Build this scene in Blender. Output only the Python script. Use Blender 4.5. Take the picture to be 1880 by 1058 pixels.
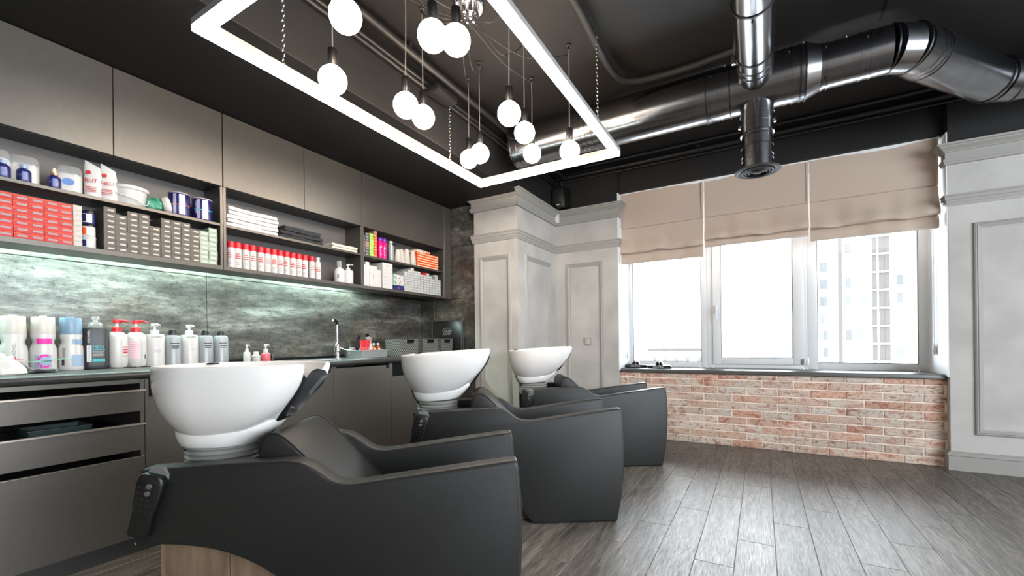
import bpy, bmesh, math, random
from mathutils import Vector, Matrix
from math import sin, cos, pi, radians

for o in list(bpy.data.objects):
    bpy.data.objects.remove(o)
SC = bpy.context.scene
COL = SC.collection
random.seed(7)

# ------------------------------------------------------------------ camera
YAW, ROLL = radians(29.92), -0.0115
Fv = Vector((-sin(YAW), cos(YAW), 0)); Rv = Vector((cos(YAW), sin(YAW), 0)); Uv = Vector((0, 0, 1))
cr, sr = cos(ROLL), sin(ROLL)
right, up = Rv*cr + Uv*sr, Uv*cr - Rv*sr
cam = bpy.data.cameras.new('camera'); co = bpy.data.objects.new('camera', cam); COL.objects.link(co)
cam.sensor_width = 36; cam.sensor_fit = 'HORIZONTAL'; cam.lens = 36*794/1880
cam.shift_y = 100.4/1880; cam.clip_start = .02; cam.clip_end = 600
co.matrix_world = Matrix(((right.x, up.x, -Fv.x, 0), (right.y, up.y, -Fv.y, 0), (right.z, up.z, -Fv.z, 1.0), (0, 0, 0, 1)))
SC.camera = co

# ------------------------------------------------------------------ world / exposure / lights
SKY = 8.0
LED_E, BULB_E, STRIP_E = 9.0, 20.0, 21.0
SC.view_settings.view_transform = 'Standard'; SC.view_settings.look = 'None'
SC.view_settings.gamma = 1; SC.view_settings.use_curve_mapping = False
SC.view_settings.exposure = 1.3
W = bpy.data.worlds.new('overcast_sky'); SC.world = W; W.use_nodes = True
nt = W.node_tree; bg = nt.nodes['Background']
bg.inputs[0].default_value = (0.84, 0.93, 1.0, 1); bg.inputs[1].default_value = SKY
cy = SC.cycles
cy.max_bounces = 8; cy.diffuse_bounces = 4; cy.glossy_bounces = 4; cy.transparent_max_bounces = 12
cy.sample_clamp_indirect = 6; cy.caustics_reflective = False; cy.caustics_refractive = False
cy.use_denoising = True

def portal(name, loc, rot, sx, sy):
    l = bpy.data.lights.new(name, 'AREA'); l.shape = 'RECTANGLE'; l.size = sx; l.size_y = sy
    l.cycles.is_portal = True
    o = bpy.data.objects.new(name, l); COL.objects.link(o); o.location = loc; o.rotation_euler = rot
portal('window_portal_front', (-0.05, 5.03, 1.64), (radians(-90), 0, 0), 2.7, 1.95)
portal('window_portal_right', (4.56, -.2, 1.62), (radians(90), 0, radians(90)), 5.8, 1.85)

# ------------------------------------------------------------------ materials
def lin(c):
    return tuple(((v/255)/12.92 if v/255 <= .04045 else ((v/255+.055)/1.055)**2.4) for v in c)
MATS = {}
def mat(name, rgb, rough=.5, metal=0.0, spec=.5, coat=0.0, var=0.0, vscale=8.0, rgb2=None, bump=0.0, bscale=60.0, emit=None, estr=0, rand=0.0, stretch=(1, 1, 1), alpha=None, trans=0):
    if name in MATS: return MATS[name]
    m = bpy.data.materials.new(name); m.use_nodes = True; MATS[name] = m
    n = m.node_tree.nodes; L = m.node_tree.links; b = n['Principled BSDF']
    c = lin(rgb)
    b.inputs['Base Color'].default_value = (*c, 1); b.inputs['Roughness'].default_value = rough
    b.inputs['Metallic'].default_value = metal; b.inputs['Specular IOR Level'].default_value = spec
    b.inputs['Coat Weight'].default_value = coat; b.inputs['Coat Roughness'].default_value = .08
    if alpha is not None: b.inputs['Alpha'].default_value = alpha
    if trans: b.inputs['Transmission Weight'].default_value = trans
    src = None
    if var or rgb2 or bump:
        tc = n.new('ShaderNodeTexCoord'); mp = n.new('ShaderNodeMapping'); mp.inputs['Scale'].default_value = stretch
        L.new(tc.outputs['Object'], mp.inputs['Vector']); src = mp.outputs['Vector']
    if var or rgb2:
        nz = n.new('ShaderNodeTexNoise'); nz.inputs['Scale'].default_value = vscale; nz.inputs['Detail'].default_value = 5
        L.new(src, nz.inputs['Vector'])
        c2 = lin(rgb2) if rgb2 else tuple(min(1, v*(1+var)) for v in c)
        c1 = c if rgb2 else tuple(v*(1-var) for v in c)
        rp = n.new('ShaderNodeValToRGB'); rp.color_ramp.elements[0].position = .35; rp.color_ramp.elements[1].position = .65
        rp.color_ramp.elements[0].color = (*c1, 1); rp.color_ramp.elements[1].color = (*c2, 1)
        L.new(nz.outputs['Fac'], rp.inputs['Fac']); out = rp.outputs['Color']
        L.new(out, b.inputs['Base Color'])
    if rand:
        oi = n.new('ShaderNodeObjectInfo'); hs = n.new('ShaderNodeHueSaturation'); mr = n.new('ShaderNodeMapRange')
        mr.inputs['To Min'].default_value = 1-rand; mr.inputs['To Max'].default_value = 1+rand
        L.new(oi.outputs['Random'], mr.inputs['Value']); L.new(mr.outputs['Result'], hs.inputs['Value'])
        if b.inputs['Base Color'].links: L.new(b.inputs['Base Color'].links[0].from_socket, hs.inputs['Color'])
        else: hs.inputs['Color'].default_value = (*c, 1)
        L.new(hs.outputs['Color'], b.inputs['Base Color'])
    if bump:
        nb = n.new('ShaderNodeTexNoise'); nb.inputs['Scale'].default_value = bscale; nb.inputs['Detail'].default_value = 4
        L.new(src, nb.inputs['Vector']); bp = n.new('ShaderNodeBump'); bp.inputs['Strength'].default_value = bump
        bp.inputs['Distance'].default_value = .004
        L.new(nb.outputs['Fac'], bp.inputs['Height']); L.new(bp.outputs['Normal'], b.inputs['Normal'])
    if emit:
        b.inputs['Emission Color'].default_value = (*emit, 1); b.inputs['Emission Strength'].default_value = estr
    return m

def node_mat(name, build):
    m = bpy.data.materials.new(name); m.use_nodes = True; MATS[name] = m
    build(m.node_tree.nodes, m.node_tree.links, m.node_tree.nodes['Principled BSDF']); return m

def ramp(n, stops):
    r = n.new('ShaderNodeValToRGB'); e = r.color_ramp.elements
    while len(e) < len(stops): e.new(.5)
    for k, (p, c) in enumerate(stops): e[k].position = p; e[k].color = (*lin(c), 1)
    return r
def noise(n, L, src, scale, detail=6, rough=.55, stretch=(1, 1, 1), off=None, dist=0):
    mp = n.new('ShaderNodeMapping'); mp.inputs['Scale'].default_value = stretch
    L.new(src, mp.inputs['Vector'])
    if off is not None: L.new(off, mp.inputs['Location'])
    t = n.new('ShaderNodeTexNoise'); t.inputs['Scale'].default_value = scale; t.inputs['Detail'].default_value = detail
    t.inputs['Roughness'].default_value = rough; t.inputs['Distortion'].default_value = dist
    L.new(mp.outputs['Vector'], t.inputs['Vector']); return t.outputs['Fac']
def mixc(n, L, mode, fac, a, b):
    m = n.new('ShaderNodeMix'); m.data_type = 'RGBA'; m.blend_type = mode
    for s, v in ((m.inputs['Factor'], fac), (m.inputs[6], a), (m.inputs[7], b)):
        if isinstance(v, (int, float)): s.default_value = v
        elif isinstance(v, tuple): s.default_value = (*v, 1)
        else: L.new(v, s)
    return m.outputs[2]

def b_decor(n, L, b):      # oxidised metal look porcelain slabs
    g = n.new('ShaderNodeNewGeometry').outputs['Position']
    streak = noise(n, L, g, 3.4, 12, .78, (1, .42, 2.0), dist=.15)
    fine = noise(n, L, g, 34, 7, .8, (1, .6, 1.1))
    r1 = ramp(n, [(.33, (54, 52, 50)), (.45, (84, 82, 80)), (.54, (114, 112, 108)), (.66, (172, 171, 165))])
    L.new(streak, r1.inputs['Fac'])
    r2 = ramp(n, [(.34, (84, 80, 76)), (.47, (214, 214, 212)), (.70, (255, 255, 255))]); L.new(fine, r2.inputs['Fac'])
    c = mixc(n, L, 'MULTIPLY', .85, r1.outputs['Color'], r2.outputs['Color'])
    rust = noise(n, L, g, 1.1, 4, .6); r3 = ramp(n, [(.42, (255, 255, 255)), (.62, (214, 190, 168))]); L.new(rust, r3.inputs['Fac'])
    c = mixc(n, L, 'MULTIPLY', .8, c, r3.outputs['Color'])
    L.new(c, b.inputs['Base Color']); b.inputs['Roughness'].default_value = .32; b.inputs['Metallic'].default_value = .25
M_DECOR = node_mat('oxidised_metal_tile', b_decor)

def b_plank(n, L, b):
    tc = n.new('ShaderNodeTexCoord').outputs['Object']; oi = n.new('ShaderNodeObjectInfo')
    cm = n.new('ShaderNodeCombineXYZ'); mu = n.new('ShaderNodeMath'); mu.operation = 'MULTIPLY'; mu.inputs[1].default_value = 40
    L.new(oi.outputs['Random'], mu.inputs[0]); L.new(mu.outputs[0], cm.inputs[0]); L.new(mu.outputs[0], cm.inputs[1])
    grain = noise(n, L, tc, 4.2, 10, .74, (7, .7, 1), cm.outputs[0], .9)
    fine = noise(n, L, tc, 34, 6, .7, (6, .30, 1), cm.outputs[0])
    r1 = ramp(n, [(.30, (58, 52, 48)), (.44, (100, 93, 87)), (.56, (128, 121, 114)), (.72, (156, 149, 142))]); L.new(grain, r1.inputs['Fac'])
    r2 = ramp(n, [(.36, (150, 146, 142)), (.60, (255, 255, 255))]); L.new(fine, r2.inputs['Fac'])
    rr = n.new('ShaderNodeMapRange'); rr.inputs['From Min'].default_value = .35; rr.inputs['From Max'].default_value = .65; rr.inputs['To Min'].default_value = .56; rr.inputs['To Max'].default_value = .36
    L.new(fine, rr.inputs['Value']); L.new(rr.outputs['Result'], b.inputs['Roughness'])
    c = mixc(n, L, 'MULTIPLY', .7, r1.outputs['Color'], r2.outputs['Color'])
    hs = n.new('ShaderNodeHueSaturation'); mr = n.new('ShaderNodeMapRange'); mr.inputs['To Min'].default_value = .72; mr.inputs['To Max'].default_value = 1.12
    L.new(oi.outputs['Random'], mr.inputs['Value']); L.new(mr.outputs['Result'], hs.inputs['Value']); L.new(c, hs.inputs['Color'])
    L.new(hs.outputs['Color'], b.inputs['Base Color'])
    b.inputs['Roughness'].default_value = .42; b.inputs['Specular IOR Level'].default_value = .62
    bp = n.new('ShaderNodeBump'); bp.inputs['Strength'].default_value = .25; bp.inputs['Distance'].default_value = .002
    L.new(fine, bp.inputs['Height']); L.new(bp.outputs['Normal'], b.inputs['Normal'])
M_PLANK = node_mat('wood_look_tile', b_plank)

def b_brick(n, L, b):
    g = n.new('ShaderNodeNewGeometry').outputs['Position']; oi = n.new('ShaderNodeObjectInfo')
    big = noise(n, L, g, 7, 5, .6, (1, 1, 2), dist=1.2); med = noise(n, L, g, 22, 6, .7, (1, 1, 1.6), dist=1.5)
    r1 = ramp(n, [(.29, (160, 102, 88)), (.40, (204, 170, 155)), (.50, (220, 206, 194)), (.72, (208, 201, 193))]); L.new(big, r1.inputs['Fac'])
    r2 = ramp(n, [(.34, (104, 58, 50)), (.40, (186, 146, 130)), (.48, (250, 246, 244)), (.7, (255, 252, 248))]); L.new(med, r2.inputs['Fac'])
    c = mixc(n, L, 'MULTIPLY', .75, r1.outputs['Color'], r2.outputs['Color'])
    hs = n.new('ShaderNodeHueSaturation'); mr = n.new('ShaderNodeMapRange'); mr.inputs['To Min'].default_value = .84; mr.inputs['To Max'].default_value = 1.1
    L.new(oi.outputs['Random'], mr.inputs['Value']); L.new(mr.outputs['Result'], hs.inputs['Value']); L.new(c, hs.inputs['Color'])
    ml = n.new('ShaderNodeMath'); ml.operation = 'MULTIPLY'; ml.inputs[1].default_value = 7.31; fr = n.new('ShaderNodeMath'); fr.operation = 'FRACT'
    L.new(oi.outputs['Random'], ml.inputs[0]); L.new(ml.outputs[0], fr.inputs[0])
    rt = ramp(n, [(.0, (246, 248, 248)), (.55, (255, 250, 246)), (.82, (252, 232, 222)), (1, (240, 206, 194))]); L.new(fr.outputs[0], rt.inputs['Fac'])
    c = mixc(n, L, 'MULTIPLY', 1.0, hs.outputs['Color'], rt.outputs['Color'])
    L.new(c, b.inputs['Base Color']); b.inputs['Roughness'].default_value = .85
    bp = n.new('ShaderNodeBump'); bp.inputs['Strength'].default_value = .5; bp.inputs['Distance'].default_value = .004
    L.new(med, bp.inputs['Height']); L.new(bp.outputs['Normal'], b.inputs['Normal'])
M_BRICK = node_mat('reclaimed_brick', b_brick)

def b_blind(n, L, b):
    c = lin((196, 177, 162)); b.inputs['Base Color'].default_value = (*c, 1); b.inputs['Roughness'].default_value = .7
    b.inputs['Sheen Weight'].default_value = .3
    t = n.new('ShaderNodeBsdfTranslucent'); t.inputs['Color'].default_value = (*lin((205, 180, 160)), 1)
    mx = n.new('ShaderNodeMixShader'); mx.inputs[0].default_value = .10
    L.new(b.outputs[0], mx.inputs[1]); L.new(t.outputs[0], mx.inputs[2]); L.new(mx.outputs[0], n['Material Output'].inputs['Surface'])
    tc = n.new('ShaderNodeTexCoord').outputs['Object']; w = noise(n, L, tc, 500, 2, .5, (1, 1, .3))
    bp = n.new('ShaderNodeBump'); bp.inputs['Strength'].default_value = .08; bp.inputs['Distance'].default_value = .001
    L.new(w, bp.inputs['Height']); L.new(bp.outputs['Normal'], b.inputs['Normal'])
M_BLIND = node_mat('beige_blind_fabric', b_blind)

def b_glass(n, L, b):
    t = n.new('ShaderNodeBsdfTransparent'); g = n.new('ShaderNodeBsdfGlossy'); g.inputs['Roughness'].default_value = .02
    lw = n.new('ShaderNodeFresnel'); lw.inputs['IOR'].default_value = 1.45
    mx = n.new('ShaderNodeMixShader'); L.new(lw.outputs[0], mx.inputs[0]); L.new(t.outputs[0], mx.inputs[1]); L.new(g.outputs[0], mx.inputs[2])
    L.new(mx.outputs[0], n['Material Output'].inputs['Surface'])
M_GLASS = node_mat('window_glass', b_glass)

def b_clear(n, L, b):
    t = n.new('ShaderNodeBsdfTransparent'); t.inputs['Color'].default_value = (.95, .96, .97, 1); g = n.new('ShaderNodeBsdfGlossy'); g.inputs['Roughness'].default_value = .08
    lw = n.new('ShaderNodeLayerWeight'); lw.inputs['Blend'].default_value = .2
    mx = n.new('ShaderNodeMixShader'); L.new(lw.outputs['Facing'], mx.inputs[0]); L.new(t.outputs[0], mx.inputs[1]); L.new(g.outputs[0], mx.inputs[2])
    df = n.new('ShaderNodeBsdfDiffuse'); df.inputs['Color'].default_value = (.75, .74, .73, 1); m2 = n.new('ShaderNodeMixShader'); m2.inputs[0].default_value = .22
    L.new(mx.outputs[0], m2.inputs[1]); L.new(df.outputs[0], m2.inputs[2]); L.new(m2.outputs[0], n['Material Output'].inputs['Surface'])
M_CLEAR = node_mat('clear_plastic', b_clear)

def b_weave(n, L, b):
    tc = n.new('ShaderNodeTexCoord').outputs['Object']
    ch = n.new('ShaderNodeTexChecker'); ch.inputs['Scale'].default_value = 75
    L.new(tc, ch.inputs['Vector'])
    ch.inputs['Color1'].default_value = (*lin((138, 138, 133)), 1); ch.inputs['Color2'].default_value = (*lin((40, 37, 35)), 1)
    L.new(ch.outputs['Color'], b.inputs['Base Color']); b.inputs['Roughness'].default_value = .45
    bp = n.new('ShaderNodeBump'); bp.inputs['Strength'].default_value = .6; bp.inputs['Distance'].default_value = .003
    L.new(ch.outputs['Fac'], bp.inputs['Height']); L.new(bp.outputs['Normal'], b.inputs['Normal'])
M_WEAVE = node_mat('woven_grey_plastic', b_weave)

M_GROUT = mat('grout', (168, 152, 138), .8, var=.1)
M_MORTAR = mat('mortar', (246, 230, 218), .9, var=.06, vscale=30)
M_PLASTER = mat('grey_venetian_plaster', (172, 168, 164), .6, rgb2=(190, 186, 182), vscale=3.5, bump=.15, bscale=18)
M_BACK = mat('rear_wall', (178, 174, 170), .7)
M_TRIM = mat('grey_moulding', (158, 155, 150), .5)
M_WHITEWALL = mat('white_reveal', (228, 230, 230), .6)
M_BLACK = mat('black_paint', (24, 23, 23), .66, spec=.35, var=.12, vscale=2.5, bump=.1, bscale=40)
M_BLACKP = mat('black_pipe', (30, 28, 28), .42)
M_PVC = mat('white_pvc', (224, 225, 227), .3)
M_SEAL = mat('grey_seal', (120, 122, 126), .6)
M_SILL = mat('anthracite_sill', (82, 80, 78), .38)
M_LAM = mat('grey_laminate', (97, 92, 87), .37, metal=.62, var=.03, vscale=60, stretch=(1, 1, .4))
M_LAMD = mat('dark_laminate', (50, 49, 48), .42)
M_LAMB = mat('back_panel_laminate', (84, 80, 78), .5)
M_RECESS = mat('dark_recess', (16, 16, 16), .6, spec=.15)  # near-black: shade inside the cabinet recesses is put into the colour
M_COUNTER = mat('anthracite_worktop', (56, 55, 55), .42, spec=.35, var=.12, vscale=60, bump=.12, bscale=300)
M_ALU = mat('brushed_aluminium', (190, 178, 168), .28, metal=.85)
M_STEEL = mat('galvanised_duct', (140, 140, 143), .22, metal=1.0, var=.07, vscale=5, stretch=(3, 3, 3))
M_STEELD = mat('duct_band', (80, 80, 82), .35, metal=1.0)
M_CHROME = mat('chrome', (215, 215, 218), .08, metal=1.0)
M_INOX = mat('sink_steel', (190, 192, 192), .22, metal=1.0)
M_LEATHER = mat('dark_grey_leatherette', (31, 30, 29), .45, spec=.42, bump=.22, bscale=420)
M_PIPING = mat('black_piping', (30, 29, 29), .5)
M_CERAMIC = mat('white_ceramic', (230, 225, 221), .12, coat=.4)
M_RUBBER = mat('black_rubber', (26, 26, 28), .38)
M_BELLOWS = mat('grey_bellows', (150, 147, 142), .5)
M_BLKPL = mat('black_plastic', (16, 16, 16), .35)
M_GREYBTN = mat('grey_button', (92, 86, 86), .4)
M_WPL = mat('white_plastic', (195, 191, 187), .32)
M_WCAP = mat('off_white_cap', (200, 193, 184), .35)
M_BLUECAP = mat('grey_blue_cap', (120, 146, 168), .35)
M_RED = mat('red_plastic', (206, 30, 44), .35)
M_MAG = mat('magenta_print', (214, 30, 150), .5)
M_PINKPALE = mat('pale_pink_print', (226, 190, 200), .5)
M_LBLUE = mat('pale_blue_print', (146, 166, 190), .5)
M_GREYPRINT = mat('grey_print', (110, 108, 108), .5)
M_DARKPRINT = mat('dark_print', (44, 42, 42), .5)
M_CYAN = mat('cyan_print', (40, 176, 178), .5)
M_WPRINT = mat('white_print', (214, 214, 214), .5)
M_CHAR = mat('charcoal_bottle', (36, 36, 38), .4)
M_SILVB = mat('silver_bottle', (150, 152, 154), .36, metal=.15)
M_REDBOX = mat('red_carton', (184, 20, 14), .5, rand=.1)
M_ORBAND = mat('orange_band', (214, 72, 24), .5)
M_SILLAB = mat('silver_label', (146, 136, 138), .4)
M_TAUPE = mat('taupe_carton', (88, 79, 72), .55, rand=.08)
M_TAUPELAB = mat('pale_label', (190, 180, 170), .55)
M_GREYBOX = mat('grey_carton', (176, 170, 164), .55, rand=.06)
M_MINT = mat('pale_green_carton', (146, 158, 142), .55, rand=.06)
M_MINTL = mat('pale_green_label', (176, 184, 170), .55)
M_ORBOX = mat('orange_carton', (226, 84, 20), .5, rand=.1)
M_CREAML = mat('cream_label', (246, 212, 184), .55)
M_SILBOX = mat('silver_carton', (160, 160, 158), .5, rand=.08)
M_SILBOXL = mat('light_silver_label', (192, 192, 190), .5)
M_WBOX = mat('white_carton', (200, 197, 194), .5, rand=.04)
M_DKBOX = mat('slate_carton', (70, 76, 84), .5, rand=.25)
M_GRBOX = mat('lime_carton', (150, 196, 60), .5, rand=.12)
M_BROWNBOX = mat('tan_carton', (168, 120, 96), .5, rand=.2)
M_NAVY = mat('navy_foil', (30, 28, 84), .28)
M_FOIL = mat('silver_foil', (190, 186, 214), .3, metal=.4)
M_NAVYB = mat('navy_plastic', (32, 36, 92), .3)
M_TOWELW = mat('white_terry', (208, 202, 197), .95, bump=.5, bscale=260)
M_TOWELC = mat('cream_terry', (204, 193, 180), .95, bump=.5, bscale=260)
M_TOWELB = mat('black_terry', (46, 46, 48), .95, bump=.6, bscale=260)
M_GREENBAG = mat('green_film', (34, 128, 96), .3, rgb2=(120, 190, 160), vscale=26)
M_PINK = mat('magenta_bottle', (208, 18, 120), .25)
M_PURPLE = mat('purple_cap', (104, 40, 150), .35)
M_AMBER = mat('amber_bottle', (150, 74, 22), .25)
M_ROSE = mat('rose_bottle', (206, 92, 104), .35)
M_PAPER = mat('white_paper', (208, 204, 199), .7)
M_WOODBOX = mat('oak_laminate', (98, 78, 62), .5, rgb2=(132, 110, 91), vscale=5, stretch=(5, 5, .7))
M_TRAYG = mat('grey_green_tray', (52, 66, 63), .5)
M_LEDM = mat('led_diffuser', (255, 255, 255), .5, emit=(.90, 1.0, .985), estr=LED_E)
M_BULB = mat('lit_globe', (255, 250, 240), .4, emit=(1.0, .77, .57), estr=BULB_E)
M_STRIP = mat('led_strip', (255, 255, 255), .5, emit=(.70, 1.0, .91), estr=STRIP_E)
M_TOWER = mat('pale_render', (206, 208, 208), .8)
M_TWIN = mat('far_window', (72, 72, 72), .8, spec=0.0, rand=.25)
M_TSTRIP = mat('far_glazing', (62, 59, 57), .8, spec=0.0)
M_GROUND = mat('snowy_ground', (214, 216, 218), .9)

# ------------------------------------------------------------------ mesh helpers
class MB:
    def __init__(s): s.v = []; s.f = []; s.m = []
    def add(s, vs, fs, mi=0, T=None):
        k = len(s.v)
        s.v += [tuple(T @ Vector(p)) if T else tuple(p) for p in vs]
        s.f += [tuple(k+i for i in q) for q in fs]; s.m += [mi]*len(fs); return s
    def box(s, x0, x1, y0, y1, z0, z1, mi=0, T=None):
        v = [(x, y, z) for z in (z0, z1) for y in (y0, y1) for x in (x0, x1)]
        return s.add(v, [(0, 2, 3, 1), (4, 5, 7, 6), (0, 1, 5, 4), (2, 6, 7, 3), (0, 4, 6, 2), (1, 3, 7, 5)], mi, T)
    def loft(s, rings, mi=0, closed=True, caps=True, T=None, loop=False):
        n = len(rings[0]); v = [p for r in rings for p in r]; f = []
        R = len(rings); rr = range(R if loop else R-1)
        for i in rr:
            a, b = i*n, ((i+1) % R)*n
            for j in range(n if closed else n-1):
                k = (j+1) % n; f.append((a+j, a+k, b+k, b+j))
        if caps and closed and not loop: f += [tuple(reversed(range(n))), tuple((R-1)*n+j for j in range(n))]
        return s.add(v, f, mi, T)
    def lathe(s, prof, n=20, mi=0, T=None, sq=None, caps=True):
        rings = []
        for r, z in prof:
            ring = []
            for j in range(n):
                a = 2*pi*j/n; x, y = cos(a), sin(a)
                if sq: x, y = math.copysign(abs(x)**sq[2], x)*sq[0], math.copysign(abs(y)**sq[2], y)*sq[1]
                ring.append((r*x, r*y, z))
            rings.append(ring)
        return s.loft(rings, mi, True, caps, T)
    def tube(s, pts, r, n=8, mi=0, caps=True, T=None):
        pts = [Vector(p) for p in pts]; rings = []; N = len(pts); rs = r if isinstance(r, (list, tuple)) else [r]*N
        prev = None
        for i in range(N):
            t = (pts[min(i+1, N-1)]-pts[max(i-1, 0)]).normalized()
            if prev is None:
                prev = t.orthogonal().normalized()
            u = (prev - t*prev.dot(t)).normalized(); prev = u; w = t.cross(u)
            rings.append([tuple(pts[i] + (u*cos(2*pi*j/n)+w*sin(2*pi*j/n))*rs[i]) for j in range(n)])
        return s.loft(rings, mi, True, caps, T)
    def prism(s, poly, a0, a1, axis='y', mi=0, T=None):   # poly in the other two axes
        def P(p, a): return {'y': (p[0], a, p[1]), 'x': (a, p[0], p[1]), 'z': (p[0], p[1], a)}[axis]
        return s.loft([[P(p, a0) for p in poly], [P(p, a1) for p in poly]], mi, True, True, T)
    def mesh(s, name, mats, bev=0, seg=2, smooth=35, ang=35):
        me = bpy.data.meshes.new(name); me.from_pydata(s.v, [], s.f); me.update()
        if not isinstance(mats, (list, tuple)): mats = [mats]
        for m in mats: me.materials.append(m)
        me.polygons.foreach_set('material_index', s.m)
        bm = bmesh.new(); bm.from_mesh(me)
        bmesh.ops.recalc_face_normals(bm, faces=bm.faces)
        if bev:
            es = [e for e in bm.edges if len(e.link_faces) == 2 and e.calc_face_angle(0) > radians(ang)]
            bmesh.ops.bevel(bm, geom=es, offset=bev, segments=seg, profile=.5, affect='EDGES', clamp_overlap=True)
        bm.to_mesh(me); bm.free()
        if smooth:
            me.polygons.foreach_set('use_smooth', [True]*len(me.polygons)); me.set_sharp_from_angle(angle=radians(smooth))
        return me
    def part(s, name, mats, parent=None, bev=0, seg=2, smooth=35, label=None, ang=35):
        o = bpy.data.objects.new(name, s.mesh(name, mats, bev, seg, smooth, ang)); COL.objects.link(o)
        if parent: o.parent = parent
        if label: o['label'] = label
        if name in ('print', 'label_print', 'marking'): o['kind'] = 'stuff'
        return o

def tag(o, label, cat, group=None):
    o['label'] = label; o['category'] = cat
    if group: o['group'] = group
    return o
def thing(name, label, cat, loc=(0, 0, 0), rz=0, group=None):
    o = bpy.data.objects.new(name, None); COL.objects.link(o); o.location = loc; o.rotation_euler = (0, 0, rz)
    o.empty_display_size = .05
    return tag(o, label, cat, group)
def struct(name, loc=(0, 0, 0)):
    o = bpy.data.objects.new(name, None); COL.objects.link(o); o.location = loc; o['kind'] = 'structure'; o.empty_display_size = .05; return o
def inst(name, me, loc, rz=0, parent=None, scale=None):
    o = bpy.data.objects.new(name, me); COL.objects.link(o); o.location = loc; o.rotation_euler = (0, 0, rz)
    if parent: o.parent = parent
    if scale: o.scale = scale
    if name == 'print': o['kind'] = 'stuff'
    return o
def dup(root, loc, label=None, rz=None):
    r = root.copy(); COL.objects.link(r); r.location = loc
    if rz is not None: r.rotation_euler = (0, 0, rz)
    if label: r['label'] = label
    for ch in list(root.children):
        c = ch.copy(); COL.objects.link(c); c.parent = r
        for g in list(ch.children):
            d = g.copy(); COL.objects.link(d); d.parent = c
    return r
def spl(pts, n=6):      # Catmull-Rom
    P = [Vector(p) for p in pts]; out = []
    for i in range(len(P)-1):
        a, b, c, d = P[max(i-1, 0)], P[i], P[i+1], P[min(i+2, len(P)-1)]
        for k in range(n):
            t = k/n
            out.append(.5*((2*b)+(c-a)*t+(2*a-5*b+4*c-d)*t*t+(3*b-a-3*c+d)*t**3))
    out.append(P[-1]); return [tuple(p) for p in out]
ORD = 'first second third fourth fifth sixth seventh eighth ninth tenth eleventh twelfth thirteenth fourteenth'.split()

_txt = {}
def text2d(s, size):    # flat triangles of a word, centred
    if (s, size) in _txt: return _txt[(s, size)]
    c = bpy.data.curves.new('word', 'FONT'); c.body = s; c.size = size; c.align_x = 'CENTER'; c.align_y = 'CENTER'; c.resolution_u = 2
    o = bpy.data.objects.new('word', c); COL.objects.link(o)
    me = o.evaluated_get(bpy.context.evaluated_depsgraph_get()).to_mesh()
    r = ([tuple(v.co) for v in me.vertices], [tuple(p.vertices) for p in me.polygons])
    o.to_mesh_clear(); bpy.data.objects.remove(o); bpy.data.curves.remove(c)
    _txt[(s, size)] = r; return r
def wrap(mb, verts, faces, mi, rad, a0, z0, vertical=False, sq=None):   # wraps a flat pattern on an upright cylinder, facing angle a0
    vs = []
    for p in verts:
        x, y = (p[0], p[1]) if not vertical else (-p[1], p[0])
        a = a0 + x/rad
        vs.append((rad*cos(a)*(sq or 1), rad*sin(a), z0+y))
    return mb.add(vs, faces, mi)
def patch(w, h, n=6, x0=0):
    v = [(x0-w/2+w*i/n, y, 0) for y in (-h/2, h/2) for i in range(n+1)]
    return v, [(i, i+1, n+2+i, n+1+i) for i in range(n)]

# ================================================================== SETTING
# ---- floor of wood look tiles
fl = struct('floor')
MB().box(-3.4, 4.7, -3.7, 5.1, -.12, -.003).part('floor_bed', M_GROUT, fl, smooth=0)
pk = MB().box(-.0803, .0803, -.469, .469, -.012, 0).mesh('plank', M_PLANK, bev=.0012, seg=1, smooth=0)
for k in range(-16, 15):
    xc = -.112+.1627*k+.0813
    y = (2.44+.3133*k) % .94-.94
    while y < 4.6:
        a, b = max(y, -.3), min(y+.94, 4.575 if xc < 1.2 else 4.5)
        if b-a > .06:
            inst('plank', pk, (xc, (a+b)/2, 0), 0, fl, (1, (b-a-.002)/.938, 1))
        y += .94
# ---- ceiling and soffit
ce = struct('ceiling')
MB().box(-3.4, 4.7, -3.7, 5.1, 2.87, 3.0).part('slab', M_BLACK, ce, smooth=0)
MB().box(-3.4, -1.98, -3.7, 4.56, 2.42, 2.875).part('soffit', M_BLACK, ce, bev=.004, seg=1)
seam = MB()
seam.box(.62, .63, -3, 3.3, 2.868, 2.871); seam.box(-1.98, 4, 1.62, 1.628, 2.868, 2.871)
seam.part('panel_joint', M_RECESS, ce, smooth=0)
# ---- left wall, backsplash slabs
wl = struct('wall_left')
MB().box(-3.45, -3.262, -3.7, 5.1, -.1, 2.9).part('wall_body', M_BLACK, wl, smooth=0)
for k, y in enumerate((-.87, .32, 1.51, 2.70)):
    y1 = min(y+1.19, 3.652)
    MB().box(-3.262, -3.25, y+.0012, y1-.0012, .80, 1.47).part('tile', M_DECOR, wl, bev=.0015, seg=1, smooth=0)
    MB().box(-3.262, -3.25, y+.0012, y1-.0012, 1.473, 2.43).part('tile', M_DECOR, wl, bev=.0015, seg=1, smooth=0)
# ---- short wall at the end of the cabinets
wa = struct('wall_alcove')
MB().box(-3.4, -2.3, 3.665, 3.75, -.1, 2.5).part('wall_body', M_BLACK, wa, smooth=0)
for x0, x1 in ((-3.25, -3.071), (-3.071, -2.3)):
    for z0, z1 in ((.0, .87), (.87, 1.467), (1.467, 2.016), (2.016, 2.43)):
        MB().box(x0+.0012, x1-.0012, 3.652, 3.665, z0+.0012, z1-.0012).part('tile', M_DECOR, wa, bev=.0015, seg=1, smooth=0)
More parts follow.
